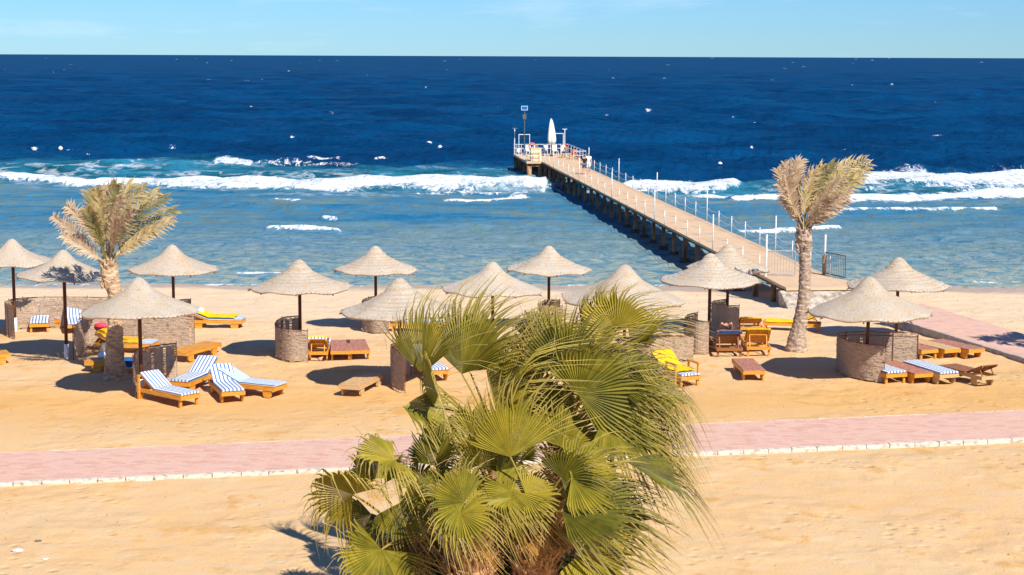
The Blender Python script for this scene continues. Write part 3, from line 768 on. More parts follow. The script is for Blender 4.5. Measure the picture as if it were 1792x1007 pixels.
LG = [
 dict(px=69, py=583, hd=(-.25, 1), label='striped lounger with raised back under the umbrella at the left edge', back=38, matt='stripe', feet='post'),
 dict(px=112, py=573, hd=(-1, .25), label='flat blue lounger between two raised striped ones at the far left', matt='stripe_dense', feet='post'),
 dict(px=131, py=585, hd=(-.30, 1), label='striped lounger with raised back behind the pole of the palm shaded umbrella', back=30, matt='stripe', feet='post'),
 dict(px=128, py=571, hd=(1, .25), label='lounger seen side on with pale blue raised end above the shaded screen corner', back=25, matt='stripe_dense', feet='post'),
 dict(px=427, py=575, hd=(-1, .08), label='lounger with a bright yellow towel, on open sand near the water at the left', back=22, matt='stripe_dense',
      towel=[(.25, 2.02, .05, 'yellow', 'bright yellow towel along the lounger near the water at the left')]),
 dict(px=16, py=634, hd=(-.9, -.45), label='bare orange lounger end cut by the left edge of the photo', at='foot', wood='wood', px2=0),
 dict(px=312, py=634, hd=(.40, .92), label='bare orange flat lounger right of the bent screen by the left palm'),
 dict(px=272, py=618, hd=(-1, .12), label='shaded lounger behind the left palm trunk with an orange yellow towel', back=24, matt='stripe_dense',
      towel=[(.45, 2.02, .10, 'orange_t', 'orange yellow towel on the lounger behind the left palm trunk')]),
 dict(px=264, py=650, hd=(-1, .05), label='shaded lounger in front of the left palm shelter with a navy cloth on it',
      towel=[(.15, 1.05, .22, 'navy', 'navy blue cloth hanging over the lounger beside the left palm trunk')]),
 dict(px=334, py=712, hd=(-.76, .66), label='nearest striped lounger, seen from the side, with a tall head frame', back=31, matt='stripe', feet='post', arms='head'),
 dict(px=313, py=689, hd=(.30, 1), label='striped lounger with raised back just behind the one with a tall head frame', back=32, matt='stripe'),
 dict(px=409, py=706, hd=(-.36, .93), label='striped lounger facing the viewer, right of the pair by the rusty pole', back=34, matt='stripe'),
 dict(px=492, py=695, hd=(-1.3, .62), label='long striped lounger reaching right, behind the one facing the viewer', back=24, matt='stripe_dense'),
 dict(px=556, py=633, hd=(.04, -1), label='lounger seen from behind with yellow cloth over its raised back, by the round screen', at='head', back=30, W=.66, matt='stripe',
      towel=[(1.1, 2.06, .02, 'yellow', 'yellow cloth on the raised back beside the round reed screen')]),
 dict(px=596, py=632, hd=(-.10, 1), label='worn brown flat lounger next to the raised yellow one, left of a matching one', slatmat='wood_red', W=.64),
 dict(px=630, py=631, hd=(-.17, 1), label='worn brown flat lounger at the right end of its pair', slatmat='wood_red', W=.66),
 dict(px=611, py=695, hd=(.30, 1), label='lone pale flat lounger on open sand in the umbrella shadow left of the fan palms', wood='wood_pale', W=.66),
 dict(px=779, py=580, hd=(-1, .02), label='lounger with blue mattress seen between the ringed umbrella and the palm tips', matt='stripe_dense', back=8, feet='post'),
 dict(px=768, py=668, hd=(-.35, 1), label='striped lounger mostly hidden by the left side of the fan palms', matt='stripe', back=38),
 dict(px=1209, py=678, hd=(-.42, .9), label='lounger with armrests and a yellow towel, right edge of the fan palms', back=34, matt='stripe', feet='post', arms='side',
      towel=[(.22, 2.08, .03, 'yellow', 'yellow towel with white mark on the lounger at the right edge of the fan palms')]),
 dict(px=1277, py=626, hd=(.02, -1), label='dark brown chair lounger seen from behind with a blue cloth over its top', at='head', back=44, wood='wood_dark', feet='post', W=.86,
      towel=[(1.75, 2.12, .03, 'navy', 'blue cloth folded over the back of the dark brown chair')]),
 dict(px=1328, py=624, hd=(-.02, -1), label='orange chair lounger seen from behind with yellow towel round its edge', at='head', back=46, feet='post', W=.80,
      towel=[(1.3, 2.04, .08, 'yellow', 'yellow towel round the slatted back of the orange chair')]),
 dict(px=1316, py=585, hd=(0, -1), label='lounger with raised back and yellow towel behind the two chairs seen from behind', at='head', back=24, feet='post', W=.84,
      towel=[(1.2, 2.03, .02, 'yellow', 'yellow towel on the lounger behind the two chairs')]),
 dict(px=1335, py=577, hd=(1, -.22), label='long side on lounger with yellow towel passing behind the right palm trunk', back=22, feet='post', Ln=2.1,
      towel=[(.1, 2.12, .05, 'yellow', 'long yellow towel on the lounger behind the right palm trunk')]),
 dict(px=1320, py=668, hd=(-.05, 1), label='lone small reddish flat lounger in the middle of open sand right of the fan palms', slatmat='wood_red'),
 dict(px=1627, py=630, hd=(-.40, .9), label='brown flat lounger partly behind the widest screen, leftmost of its three', slatmat='wood_red', feet='post'),
 dict(px=1667, py=629, hd=(-.44, .9), label='tan flat lounger between two others beside the paved path', slatmat='wood_pale'),
 dict(px=1709, py=629, hd=(-.46, .9), label='red topped flat lounger nearest the paved path', slatmat='wood_red'),
 dict(px=1569, py=673, hd=(-.36, .93), label='striped flat lounger half hidden by the front of the widest screen', matt='stripe', feet='post', W=.74),
 dict(px=1617, py=673, hd=(-.34, .93), label='worn red flat lounger between two striped ones at the right', slatmat='wood_red'),
 dict(px=1661, py=674, hd=(-.34, .93), label='striped flat lounger at the right end of its row of three', matt='stripe', wood='wood_pale'),
 dict(px=1733, py=677, hd=(.42, -.9), label='bare wooden lounger at far right with its back slightly raised', at='head', back=24, wood='wood_pale', slatmat='wood_dark'),
]
for d in LG:
    d = dict(d); d.pop('px2', None)
    lounger(**d)

# small things lying about
def lump(name, loc, dims, m, label, cat, seed=1, amp=.25):
    bm = bmesh.new(); bmesh.ops.create_icosphere(bm, subdivisions=3, radius=1)
    for v in bm.verts:
        k = 1+amp*noise.noise(v.co*1.7+Vector((seed, 0, 0))); v.co = Vector((v.co.x*dims[0]*k, v.co.y*dims[1]*k, v.co.z*dims[2]*k))
    me = bpy.data.meshes.new(name); bm.to_mesh(me); bm.free(); me.materials.append(m)
    me.polygons.foreach_set('use_smooth', [True]*len(me.polygons))
    o = bpy.data.objects.new(name, me); C.objects.link(o); o.location = loc; tag(o, label, cat); return o
g = G(176, 612); lump('beach_bag', (g.x, g.y+.1, .80), (.24, .12, .10), M['pink'], 'red pink bag on the raised back of the lounger behind the left palm', 'bag', 3)
g = G(184, 641); lump('beach_bag', (g.x, g.y, .52), (.16, .16, .24), M['greyc'], 'round grey brown bag left of the left palm trunk', 'bag', 5)
g = G(179, 645); lump('folded_cloth', (g.x, g.y, .42), (.13, .10, .12), M['skyblue'], 'pale blue cloth bundle left of the left palm trunk', 'cloth', 6)
g = G(1197, 622); lump('black_cloth', (g.x+.02, g.y, .98), (.06, .05, .20), M['black'], 'black cloth hung on the corner of the reed screen', 'cloth', 8)
for (x, y, sz, lb) in ((31, 965, .09, 'larger of two flat white stones on the sand at the bottom left'), (80, 980, .05, 'smaller flat white stone on the sand at the bottom left'), (67, 949, .06, 'grey stone above the two white ones at the bottom left')):
    g = G(x, y); lump('stone', (g.x, g.y, g.z+.02), (sz*1.3, sz, sz*.35), M['greyc'] if 'grey' in lb else M['pebble'], lb, 'stone', x)
mb = MB()
for k in range(900):
    y = random.uniform(29, 80); x = random.uniform(-.36, .36)*y; q = random.uniform(.005, .016)*(1+y/70)
    if any(abs((a.y+(b.y-a.y)*(x-a.x)/(b.x-a.x))-y) < 3.2 for a, b in ((n0.lerp(f0, .5), n1.lerp(f1, .5)),)): continue
    z = zb(y)+.03; c3 = Vector((x, y, z)); vs = [c3+Vector((random.uniform(.6, 1.3)*q*a, random.uniform(.6, 1.3)*q*b, random.uniform(.4, .8)*q*c_)) for a, b, c_ in ((1, 0, 0), (0, 1, 0), (-1, 0, 0), (0, -1, 0), (0, 0, 1), (0, 0, -1))]
    mb.add(vs, [(0, 1, 4), (1, 2, 4), (2, 3, 4), (3, 0, 4), (1, 0, 5), (2, 1, 5), (3, 2, 5), (0, 3, 5)])
tag(mb.build('pebbles', M['bark_grey']), 'tiny dark pebbles and bits scattered over the sand', 'pebbles', kind='stuff')
# pale blue towel hanging off the head of the yellow lounger
tw = MB(); g = G(343, 574); vs = []
for i in range(13):
    for j in range(7):
        s = i/12; u = j/6-.5
        if s < .3: x, z = -.25+s*1.2, .78
        else: x, z = .11+.08*math.sin(s*5), .78-(s-.3)*1.02
        vs.append((x+u*.28*(1 if s > .3 else .2)+.03*noise.noise((s*4, u*6, 1)), (u*.3 if s < .3 else .04*math.sin(u*14+s*3)), z+.03*noise.noise((s*5, u*5, 2))))
fs = [(i*7+j, i*7+j+1, i*7+j+8, i*7+j+7) for i in range(12) for j in range(6)]
vs += [(x, y+.012, z) for x, y, z in vs]; fs += [tuple(k+91 for k in f)[::-1] for f in fs]
tw.add(vs, fs); tag(tw.build('towel', M['skyblue'], None, (g.x, g.y-.1, g.z), True), 'pale blue towel hanging from the head of the lounger near the water', 'towel', 'towels on loungers')

# ------------------------------------------------------------------ the pier
def pier():
    ln, lf = G(1376, 504, DECK), G(945.3, 282.5, DECK); rn = G(1492, 504, DECK); rf = G(1035.7, 297.3, DECK)
    ax = ((lf-ln).normalized()+(rf-rn).normalized()).normalized(); ax.z = 0; ax.normalize()
    rt = Vector((ax.y, -ax.x, 0))
    mid_off = (rn-ln).dot(rt)
    W = (((rn-ln).dot(rt))+((rf-lf).dot(rt)))/2
    o = Vector((ln.x, ln.y, 0)); Ln = (lf-ln).dot(ax)
    t = empty('pier', (o.x, o.y, DECK), math.atan2(ax.y, ax.x)-math.pi/2, 'long concrete pier on piles with white rope railings, running out over the reef', 'pier')
    # local: x right, y along
    m = MB(); m.box((W/2, Ln/2, -.06), (W, Ln, .12)); m.build('deck', M['deck'], t)
    m = MB()
    for x in (.10, W-.10): m.box((x, Ln/2+.3, -.175), (.16, Ln-1, .11))
    y = 3
    while y < Ln: m.box((W/2, y, -.24), (W-.40, .22, .24)); y += 3.2
    m.build('beam', M['conc_dark'], t)
    y = 3; 
    while y < Ln-1:
        for x in (.24, W-.24):
            z0 = min(zb(o.y+y*ax.y), WATER)-DECK-.8
            m = MB(); m.tube([(x, y, z0), (x, y, -.22)], .135+random.uniform(-.015, .015), 10)
            pl = m.build('pile', M['pile'], t, smooth=True)
            if y < 42:
                m = MB(); m.lathe([(.30, WATER-DECK-.6), (.30, WATER-DECK+.16), (.24, WATER-DECK+.2)], 12, (x, y, 0)); m.build('footing', M['pile_base'], pl)
        y += 3.2
    def side(x, tall, y0, y1):
        ys = []; y = y0
        k = 0; tops = []
        while y < y1:
            tl = (k % 5 == tall); h = 1.85 if tl else .92
            m = MB(); m.tube([(x, y, -.1), (x, y, h)], .032 if tl else .026, 7); m.build('post', M['rail_w'], t, smooth=True)
            tops.append((y)); y += 3.2; k += 1
        for z in (.86, .47):
            m = MB(); pts = []
            for a, b in zip(tops, tops[1:]):
                for s in range(6):
                    f = s/6; pts.append(Vector((x, a+(b-a)*f, z-.16*4*f*(1-f)*(.8+.4*random.random()))))
            pts.append(Vector((x, tops[-1], z)))
            m.tube(pts, .011, 4); m.build('rope', M['rope'], t)
    side(W+.02, 3, 3.6, Ln-6); side(-.02, 3, 4.6, Ln-.5)
    # gates near the landward end
    def gate(p, d, w, h, mt, name='gate'):
        d = Vector(d).normalized(); m = MB(); a = Vector(p); b = a+d*w
        for z in (.08, h): m.tube([a+Vector((0, 0, z)), b+Vector((0, 0, z))], .025, 5)
        n = int(w/.13)
        for k in range(n+1):
            q = a+d*w*k/n; m.tube([q+Vector((0, 0, .08)), q+Vector((0, 0, h))], .025 if k in (0, n) else .010, 5)
        m.build(name, M[mt], t)
    def loc(px, py):
        q = G(px, py, DECK)-o; return Vector((q.dot(rt), q.dot(ax), 0))
    a = loc(1340, 483); b = loc(1391, 484); gate(a, b-a, (b-a).length, 1.15, 'steel')
    m = MB(); m.tube([a, a+Vector((0, 0, 1.9))], .05, 8); m.build('gate_post', M['rail_w'], t)
    a = loc(1442.5, 481); b = loc(1479, 489); gate(a, b-a, (b-a).length, 1.05, 'dark_steel')
    m = MB(); m.tube([a, a+Vector((0, 0, 1.85))], .05, 8); m.build('gate_post', M['rail_w'], t)
    m = MB(); m.tube([a+Vector((-.05, -.1, -.1)), a+Vector((-.05, -.1, .9))], .09, 8); m.build('gate_post', M['pile'], t)
    # platform at the sea end
    pw0, pw1, pd = -1.45, W+1.3, 12.5; y0 = Ln-.2
    m = MB(); m.box(((pw0+pw1)/2, y0+pd/2, -.112), (pw1-pw0, pd, .2)); m.build('platform', M['deck'], t)
    m = MB()
    for y in (y0+.4, y0+4.3, y0+8.2, y0+pd-.4): m.box(((pw0+pw1)/2, y, -.36), (pw1-pw0-.06, .3, .30))
    m.build('beam', M['pile'], t)
    for y in (y0+.4, y0+4.3, y0+8.2, y0+pd-.4):
        for x in (pw0+.3, pw0+1.4, (pw0+pw1)/2+.4, pw1-.4):
            m = MB(); m.tube([(x, y, -7), (x, y, -.5)], .24, 10); m.build('pile', M['pile'], t, smooth=True)
    # platform rails: posts and bars
    m = MB()
    def rail(a, b, h=1.0, k=4, z2=.55):
        a = Vector(a); b = Vector(b)
        for z in (h, z2): m.tube([a+Vector((0, 0, z)), b+Vector((0, 0, z))], .03, 5)
        for i in range(k+1):
            q = a.lerp(b, i/k); m.tube([q, q+Vector((0, 0, h))], .03, 5)
    rail((pw0+.05, y0+.1, 0), (-.1, y0+.1, 0), .95, 2)
    rail((pw0+.05, y0+.1, 0), (pw0+.05, y0+pd-.1, 0), .95, 5)
    rail((pw0+.05, y0+pd-.1, 0), (pw1-.05, y0+pd-.1, 0), .95, 7)
    rail((pw1-.05, y0+.1, 0), (pw1-.05, y0+pd-.1, 0), .95, 6)
    rail((W+.05, y0+.1, 0), (pw1-.05, y0+.1, 0), .95, 2)
    m.build('platform_railing', M['rail_w'], t)
    for (x, h) in ((pw0+.1, 2.6), (pw1-.5, 2.5)):
        m = MB(); m.tube([(x, y0+pd-.6, 0), (x, y0+pd-.6, h)], .05, 6); m.box((x, y0+pd-.6, h+.03), (.5, .08, .06)); m.build('tall_post', M['rail_w'], t)
    for x0, w_, hh in ((pw0+.5, 1.1, 2.0), (pw1-2.0, 1.3, 2.1)):
        m = MB(); yy = y0+pd-1; m.tube([(x0, yy, 0), (x0, yy, hh)], .04, 6); m.tube([(x0+w_, yy, 0), (x0+w_, yy, hh)], .04, 6); m.tube([(x0-.03, yy, hh), (x0+w_+.03, yy, hh)], .04, 6)
        m.build('ladder_frame', M['rail_w'], t)
    def wl(x, y, z=0): q = o+rt*x+ax*y; return Vector((q.x, q.y, DECK+z))
    rz = math.atan2(ax.y, ax.x)-math.pi/2
    # things standing on the platform
    b = empty('counter_box', wl(pw0+.95, y0+.75), rz, 'cream wooden box counter at the left front corner of the pier platform', 'counter')
    m = MB(); m.box((0, 0, .60), (1.0, .8, 1.18)); m.build('body', M['cream'], b)
    m = MB(); m.box((0, 0, 1.21), (1.08, .88, .05)); m.build('top', M['cream'], b)
    m = MB()
    for x in (-.25, .25): m.box((x, -.41, .6), (.03, .03, 1.1))
    m.build('batten', M['wood_pale'], b)
    s = empty('life_ring', wl(pw0+.75, y0+1.9), rz, 'orange life ring beside the cream counter on the pier', 'life ring')
    m = MB(); ring = [(.32*math.cos(i*math.pi/9), 0, 1.3+.32*math.sin(i*math.pi/9)) for i in range(19)]; m.tube(ring, .07, 6, False, Vector((0, 1, 0))); m.build('ring', M['ring'], s)
    m = MB(); m.tube([(0, .1, 0), (0, .1, 1.3)], .04, 6); m.build('stand', M['rail_w'], s)
    s = empty('beach_parasol', wl(2.0, y0+8.2), rz, 'closed white parasol standing on the pier platform', 'parasol')
    m = MB(); m.tube([(0, 0, 0), (0, 0, 1.4)], .05, 8); m.build('pole', M['rust_l'], s)
    m = MB(); n = 20; prof = [(.05, 1.15), (.30, 1.22), (.40, 1.6), (.34, 2.3), (.24, 3.0), (.15, 3.45), (.10, 3.6), (.03, 3.75)]; vs = []
    for r, z in prof:
        for k in range(n): a = 6.283*k/n; rr = r*(1+.18*math.cos(a*5)); vs.append((rr*math.cos(a)+(z-1.1)*-.03, rr*math.sin(a), z))
    m.add(vs, [(i*n+k, i*n+(k+1) % n, (i+1)*n+(k+1) % n, (i+1)*n+k) for i in range(len(prof)-1) for k in range(n)]); m.build('closed_canopy', M['canvas'], s, smooth=True)
    m = MB(); m.lathe([(.30, 0), (.30, .08), (.08, .12)], 12); m.build('base', M['conc_dark'], s)
    s = empty('sign_pole', wl(pw0+.9, y0+pd-2.4), rz, 'tall dark pole with a small blue framed panel at the pier end', 'pole')
    m = MB(); m.tube([(0, 0, 0), (0, 0, 4.4)], .06, 8); m.build('pole', M['dark_steel'], s)
    m = MB(); m.box((0, 0, 3.85), (.36, .2, .5)); m.build('lamp_box', M['dark_steel'], s)
    m = MB(); m.box((0, 0, 4.72), (.50, .05, .32)); pn = m.build('panel', M['navy'], s)
    m = MB()
    for z in (4.53, 4.91): m.box((0, 0, z), (.66, .08, .07))
    for x in (-.30, .30): m.box((x, 0, 4.72), (.07, .08, .31))
    m.build('panel_frame', M['sign_blue'], s)
    s = empty('round_sign', wl(pw0-.05, y0+5.2), rz, 'round white sign on the left rail of the pier platform', 'sign')
    m = MB(); m.tube([(-.1, -.06, .75), (-.1, .0, .75)], .24, 16, up=Vector((0, 0, 1))); m.build('disc', M['white'], s)
    m = MB(); m.tube([(-.1, .03, 0), (-.1, .03, .8)], .03, 6); m.build('stand', M['rail_w'], s)
    # white plastic chairs
    def chair(x, y, r, lb):
        s = empty('plastic_chair', wl(x, y), rz+r, lb, 'chair', 'white chairs on the pier platform')
        m = MB(); m.box((0, 0, .43), (.5, .5, .04)); m.build('seat', M['white'], s)
        m = MB(); m.box((0, .25, .73), (.5, .04, .56), Matrix.Rotation(-.2, 3, 'X')); m.build('backrest', M['white'], s)
        for i in (-1, 1):
            for j in (-1, 1):
                m = MB(); m.tube([(i*.25, j*.25, 0), (i*.21, j*.2, .42)], .03, 5); m.build('leg', M['white'], s)
            m = MB(); m.box((i*.25, 0, .66), (.05, .46, .04)); m.build('armrest', M['white'], s)
    lbs = ['leftmost white chair against the rear rail of the pier platform', 'second white chair from the left on the pier platform', 'white chair just left of the closed parasol', 'white chair just right of the closed parasol', 'rightmost white chair on the pier platform by the seated people']
    for i, x in enumerate((-.2, .75, 1.5, 2.6, 3.4)): chair(x, y0+9.6+.4*(i % 2), [0, .3, -.3, .2, -.2][i], lbs[i])
    # stone abutment where the pier meets the sand
    bm = MB(); nx, ny = 22, 12; vs = []
    for j in range(ny+1):
        for i in range(nx+1):
            u = i/nx; v = j/ny
            x = -.25-1*0+(W+1.6)*u; y = .12-2.4*v
            dz = .09*noise.noise((x*2.2, y*2.2, 1))+.05*noise.noise((x*6, y*6, 4))
            zt = -.14*(1-v)+(-1.35)*v
            vs.append((x+(.15*v if i == 0 else 0), y, zt+dz*min(1, v*4)))
    fs = [(j*(nx+1)+i, (j+1)*(nx+1)+i, (j+1)*(nx+1)+i+1, j*(nx+1)+i+1) for j in range(ny) for i in range(nx)]
    k = len(vs)
    for j in range(ny+1):
        for e in (0, nx):
            x, y, z = vs[j*(nx+1)+e]; vs.append((x, y, -2.4))
    for j in range(ny):
        fs.append((j*(nx+1), k+2*j, k+2*j+2, (j+1)*(nx+1))[::-1]); fs.append((j*(nx+1)+nx, k+2*j+1, k+2*j+3, (j+1)*(nx+1)+nx))
    bm.add(vs, fs); bm.build('abutment', M['stone'], t)
    bm = MB(); bm.box(((W+1.35)/2-.25, .42, -1.25), (W+1.2, .5, 2.0)); bm.build('abutment_core', M['stone'], t)
    bm = MB(); x0 = W+.03; bm.add([(x0, .0, -.01), (x0+1.3, -.1, -.05), (x0, 3.4, -.01), (x0, 0, -.2), (x0+1.3, -.1, -.24), (x0, 3.4, -.2)], [(0, 1, 2), (3, 5, 4), (0, 3, 4, 1), (1, 4, 5, 2)]); bm.build('apron', M['deck'], t)
    return wl, rz, Ln, W, pw1, y0
wl, prz, pLn, pW, pw1, py0 = pier()

# ------------------------------------------------------------------ people
def skinned(name, verts, edges, radii, m, parent, sub=2):
    me = bpy.data.meshes.new(name); me.from_pydata(verts, edges, []); o = bpy.data.objects.new(name, me); C.objects.link(o)
    sk = o.modifiers.new('s', 'SKIN'); sk.use_smooth_shade = True
    for i, r in enumerate(radii):
        d = me.skin_vertices[0].data[i]; d.radius = r if hasattr(r, '__len__') else (r, r); d.use_root = (i == 0)
    sb = o.modifiers.new('u', 'SUBSURF'); sb.levels = sub; sb.render_levels = sub
    dg = bpy.context.evaluated_depsgraph_get(); nm = bpy.data.meshes.new_from_object(o.evaluated_get(dg))
    bpy.data.objects.remove(o); nm.materials.clear(); nm.materials.append(m); nm.polygons.foreach_set('material_index', [0]*len(nm.polygons))
    nm.polygons.foreach_set('use_smooth', [True]*len(nm.polygons))
    o = bpy.data.objects.new(name, nm); C.objects.link(o); o.parent = parent; return o
def person(loc, rz, label, pose, h=1.75, skin='skin', top=None, bottom=None, hair='hair', hat=None, longhair=False, cat='person', group='people on the pier'):
    t = empty('person', loc, rz, label, cat, group); s = h/1.75
    J = pose; V = []; E = []; Rr = []
    def a(p, r, par=None):
        V.append(tuple(Vector(p)*s)); Rr.append(tuple(x*s for x in r) if hasattr(r, '__len__') else r*s)
        if par is not None: E.append((par, len(V)-1))
        return len(V)-1
    pel = a(J['pelvis'], (.15, .11)); ch = a(J['waist'], (.135, .10), pel); cs = a(J['chest'], (.17, .115), ch); nk = a(J['neck'], .055, cs)
    hd = a(J['head'], (.078, .092), nk); ht = a(J['headtop'], (.07, .085), hd)
    for sd in ('L', 'R'):
        sh = a(J['sh'+sd], .062, cs); el = a(J['el'+sd], .043, sh); wr = a(J['wr'+sd], .028, el); hn = a(J['hn'+sd], (.036, .02), wr)
        d = (Vector(J['hn'+sd])-Vector(J['wr'+sd])).normalized(); sd_ = d.cross(Vector((0, 1, .2))).normalized()
        for k, (off, ln) in enumerate(((-.027, .075), (-.009, .088), (.009, .082), (.027, .065))):
            a(Vector(J['hn'+sd])+sd_*off+d*ln, .008, hn)
        a(Vector(J['hn'+sd])+sd_*.05+d*.02, .009, hn)
        hp = a(J['hp'+sd], .088, pel); kn = a(J['kn'+sd], .058, hp); an = a(J['an'+sd], .036, kn); a(J['ft'+sd], .032, an)
    body = skinned('body', V, E, Rr, M[skin], t)
    def P_(k): return tuple(Vector(J[k])*s)
    if top:
        vv = [P_('pelvis'), P_('waist'), P_('chest')]; ee = [(0, 1), (1, 2)]; rr = [(.165*s, .125*s), (.155*s, .12*s), (.188*s, .132*s)]
        for sd in ('L', 'R'):
            vv.append(P_('sh'+sd)); vv.append(tuple(Vector(P_('sh'+sd)).lerp(Vector(P_('el'+sd)), .6))); n = len(vv); ee += [(2, n-2), (n-2, n-1)]; rr += [.078*s, .066*s]
        skinned('shirt', vv, ee, rr, M[top], t)
    if bottom:
        vv = [P_('pelvis')]; ee = []; rr = [(.172*s, .132*s)]
        for sd in ('L', 'R'):
            vv.append(P_('hp'+sd)); vv.append(tuple(Vector(P_('hp'+sd)).lerp(Vector(P_('kn'+sd)), .85))); n = len(vv); ee += [(0, n-2), (n-2, n-1)]; rr += [.108*s, .098*s]
        skinned('shorts', vv, ee, rr, M[bottom], t)
    hh = Vector(P_('head')); tt = Vector(P_('headtop')); up = (tt-hh).normalized()
    hv = [tuple(hh+up*.04*s+Vector((0, .035*s, 0))), tuple(tt+Vector((0, .02*s, .012*s)))]; he = [(0, 1)]; hr = [.088*s, .082*s]
    if longhair: hv.append(tuple(hh+Vector((0, .07*s, -.14*s)))); he.append((0, 2)); hr.append(.05*s)
    skinned('hair', hv, he, hr, M[hair], t)
    f = MB()   # nose and eyes on the front of the head (-y)
    f.add([hh+Vector((-.012, -.082, 0))*s, hh+Vector((.012, -.082, 0))*s, hh+Vector((0, -.115, -.012))*s, hh+Vector((0, -.085, .035))*s], [(0, 1, 2), (1, 3, 2), (0, 2, 3)]); f.build('nose', M[skin], t)
    for x in (-.03, .03):
        f = MB(); f.box(hh+Vector((x, -.086, .025))*s, (.02*s, .01, .01*s)); f.build('eye', M['black'], t)
    if hat:
        m = MB(); m.lathe([(.17*s, 0), (.165*s, .015*s), (.10*s, .02*s), (.095*s, .10*s), (.05*s, .13*s)], 16, tuple(tt+Vector((0, 0, -.02*s)))); m.build('hat', M[hat], t)
    return t
def walk(st=.12, sw=.06):
    return dict(pelvis=(0, 0, .95), waist=(0, 0, 1.12), chest=(0, 0, 1.36), neck=(0, .0, 1.50), head=(0, -.01, 1.60), headtop=(0, -.005, 1.68),
        shL=(-.19, 0, 1.42), elL=(-.25, .05+sw, 1.15), wrL=(-.24, -.02+sw, .92), hnL=(-.24, -.05+sw, .84),
        shR=(.19, 0, 1.42), elR=(.25, .05-sw, 1.15), wrR=(.25, -.04-sw, .92), hnR=(.25, -.07-sw, .84),
        hpL=(-.10, 0, .90), knL=(-.10, -st*.8, .50), anL=(-.10, -st, .09), ftL=(-.11, -st-.16, .035),
        hpR=(.10, 0, .90), knR=(.10, st*.1, .50), anR=(.10, st*1.2, .10), ftR=(.11, st*1.2-.15, .035))
def sit():
    return dict(pelvis=(0, 0, .52), waist=(0, .02, .70), chest=(0, .02, .93), neck=(0, 0, 1.08), head=(0, -.02, 1.17), headtop=(0, -.02, 1.25),
        shL=(-.19, 0, .99), elL=(-.26, -.05, .73), wrL=(-.16, -.26, .64), hnL=(-.14, -.33, .63),
        shR=(.19, 0, .99), elR=(.26, -.05, .73), wrR=(.16, -.26, .64), hnR=(.14, -.33, .63),
        hpL=(-.10, -.04, .50), knL=(-.13, -.44, .50), anL=(-.13, -.46, .09), ftL=(-.14, -.62, .035),
        hpR=(.10, -.04, .50), knR=(.13, -.44, .50), anR=(.13, -.46, .09), ftR=(.14, -.62, .035))
g = G(1029.5, 305, DECK); g.z = DECK; person(g, R(8), 'man in white t-shirt and white shorts walking along the pier', walk(), 1.8, 'skin', 'white', 'white', 'hair_grey')
g = G(1022.5, 306, DECK); g.z = DECK; person(g, R(8), 'woman in dark tank top and navy shorts walking beside the man in white', walk(-.1, -.05), 1.65, 'skin', 'black', 'navy', 'hair', longhair=True)
def bench(x, y, lb):
    s = empty('wooden_bench', wl(x, y), prz, lb, 'bench', 'benches on the pier platform')
    m = MB(); m.box((0, 0, .41), (.95, .45, .05)); m.build('seat', M['wood_pale'], s)
    for i in (-1, 1):
        m = MB(); m.box((i*.4, 0, .19), (.06, .4, .38)); m.build('leg', M['wood_pale'], s)
bench(pw1-1.2, py0+5.8, 'wooden bench under the person in the red hat'); bench(pw1-.75, py0+3.4, 'wooden bench under the person with the orange bag')
p = wl(pw1-1.2, py0+5.75); person((p.x, p.y, p.z), prz+R(200), 'bare backed tanned person in a red and white hat sitting on the pier platform', sit(), 1.75, 'skin_tan', None, 'navy', 'hair', hat='pink')
p = wl(pw1-.75, py0+3.35); person((p.x, p.y, p.z), prz+R(20), 'tanned person sitting low beside the one in the red hat', sit(), 1.6, 'skin_tan', None, 'ring', 'hair_grey')
# sunbather in the brown chair, elbows out behind the head
g = G(1272.5, 626); g = Vector((g.x, g.y, 0))
pose = dict(pelvis=(0, .92, .46), waist=(0, .76, .60), chest=(0, .62, .80), neck=(0, .54, .93), head=(0, .50, 1.0), headtop=(0, .46, 1.07),
    shL=(-.18, .60, .86), elL=(-.16, .34, 1.10), wrL=(-.08, .42, 1.02), hnL=(-.04, .43, 1.0), shR=(.18, .60, .86), elR=(.16, .34, 1.10), wrR=(.08, .42, 1.02), hnR=(.04, .43, 1.0),
    hpL=(-.10, .98, .46), knL=(-.12, 1.38, .62), anL=(-.12, 1.75, .44), ftL=(-.12, 1.82, .56), hpR=(.10, .98, .46), knR=(.12, 1.38, .62), anR=(.12, 1.75, .44), ftR=(.12, 1.82, .56))
person(g, 0, 'person lying in the dark brown chair, only the raised elbows showing', pose, 1.75, 'skin', None, 'navy', 'hair', group='people on the beach')

# ------------------------------------------------------------------ buoys
for (x, y, lb) in ((106, 262, 'small white buoy floating in the deep water at far left'), (770, 260, 'small white buoy left of the pier end'), (1190, 292, 'larger cream buoy right of the pier, nearest of its line'), (1260, 290, 'small buoy between the nearest and farther one right of the pier'), (1308, 283, 'small buoy left of the right palm crown'), (1564, 271, 'small white buoy right of the right palm crown')):
    g = G(x, y, WATER); t = empty('buoy', (g.x, g.y, WATER+.12), 0, lb, 'buoy', 'buoys on the sea')
    s_ = .34 if 'larger' in lb else .27
    m = MB(); m.lathe([(.02, -s_), (s_*.6, -s_*.8), (s_*.95, -s_*.3), (s_, .05), (s_*.9, s_*.45), (s_*.55, s_*.85), (.05, s_)], 14); m.build('float', M['buoy'], t, smooth=True)
    m = MB(); m.tube([(0, 0, s_), (0, 0, s_+.08)], .04, 6); m.build('eye', M['steel'], t)

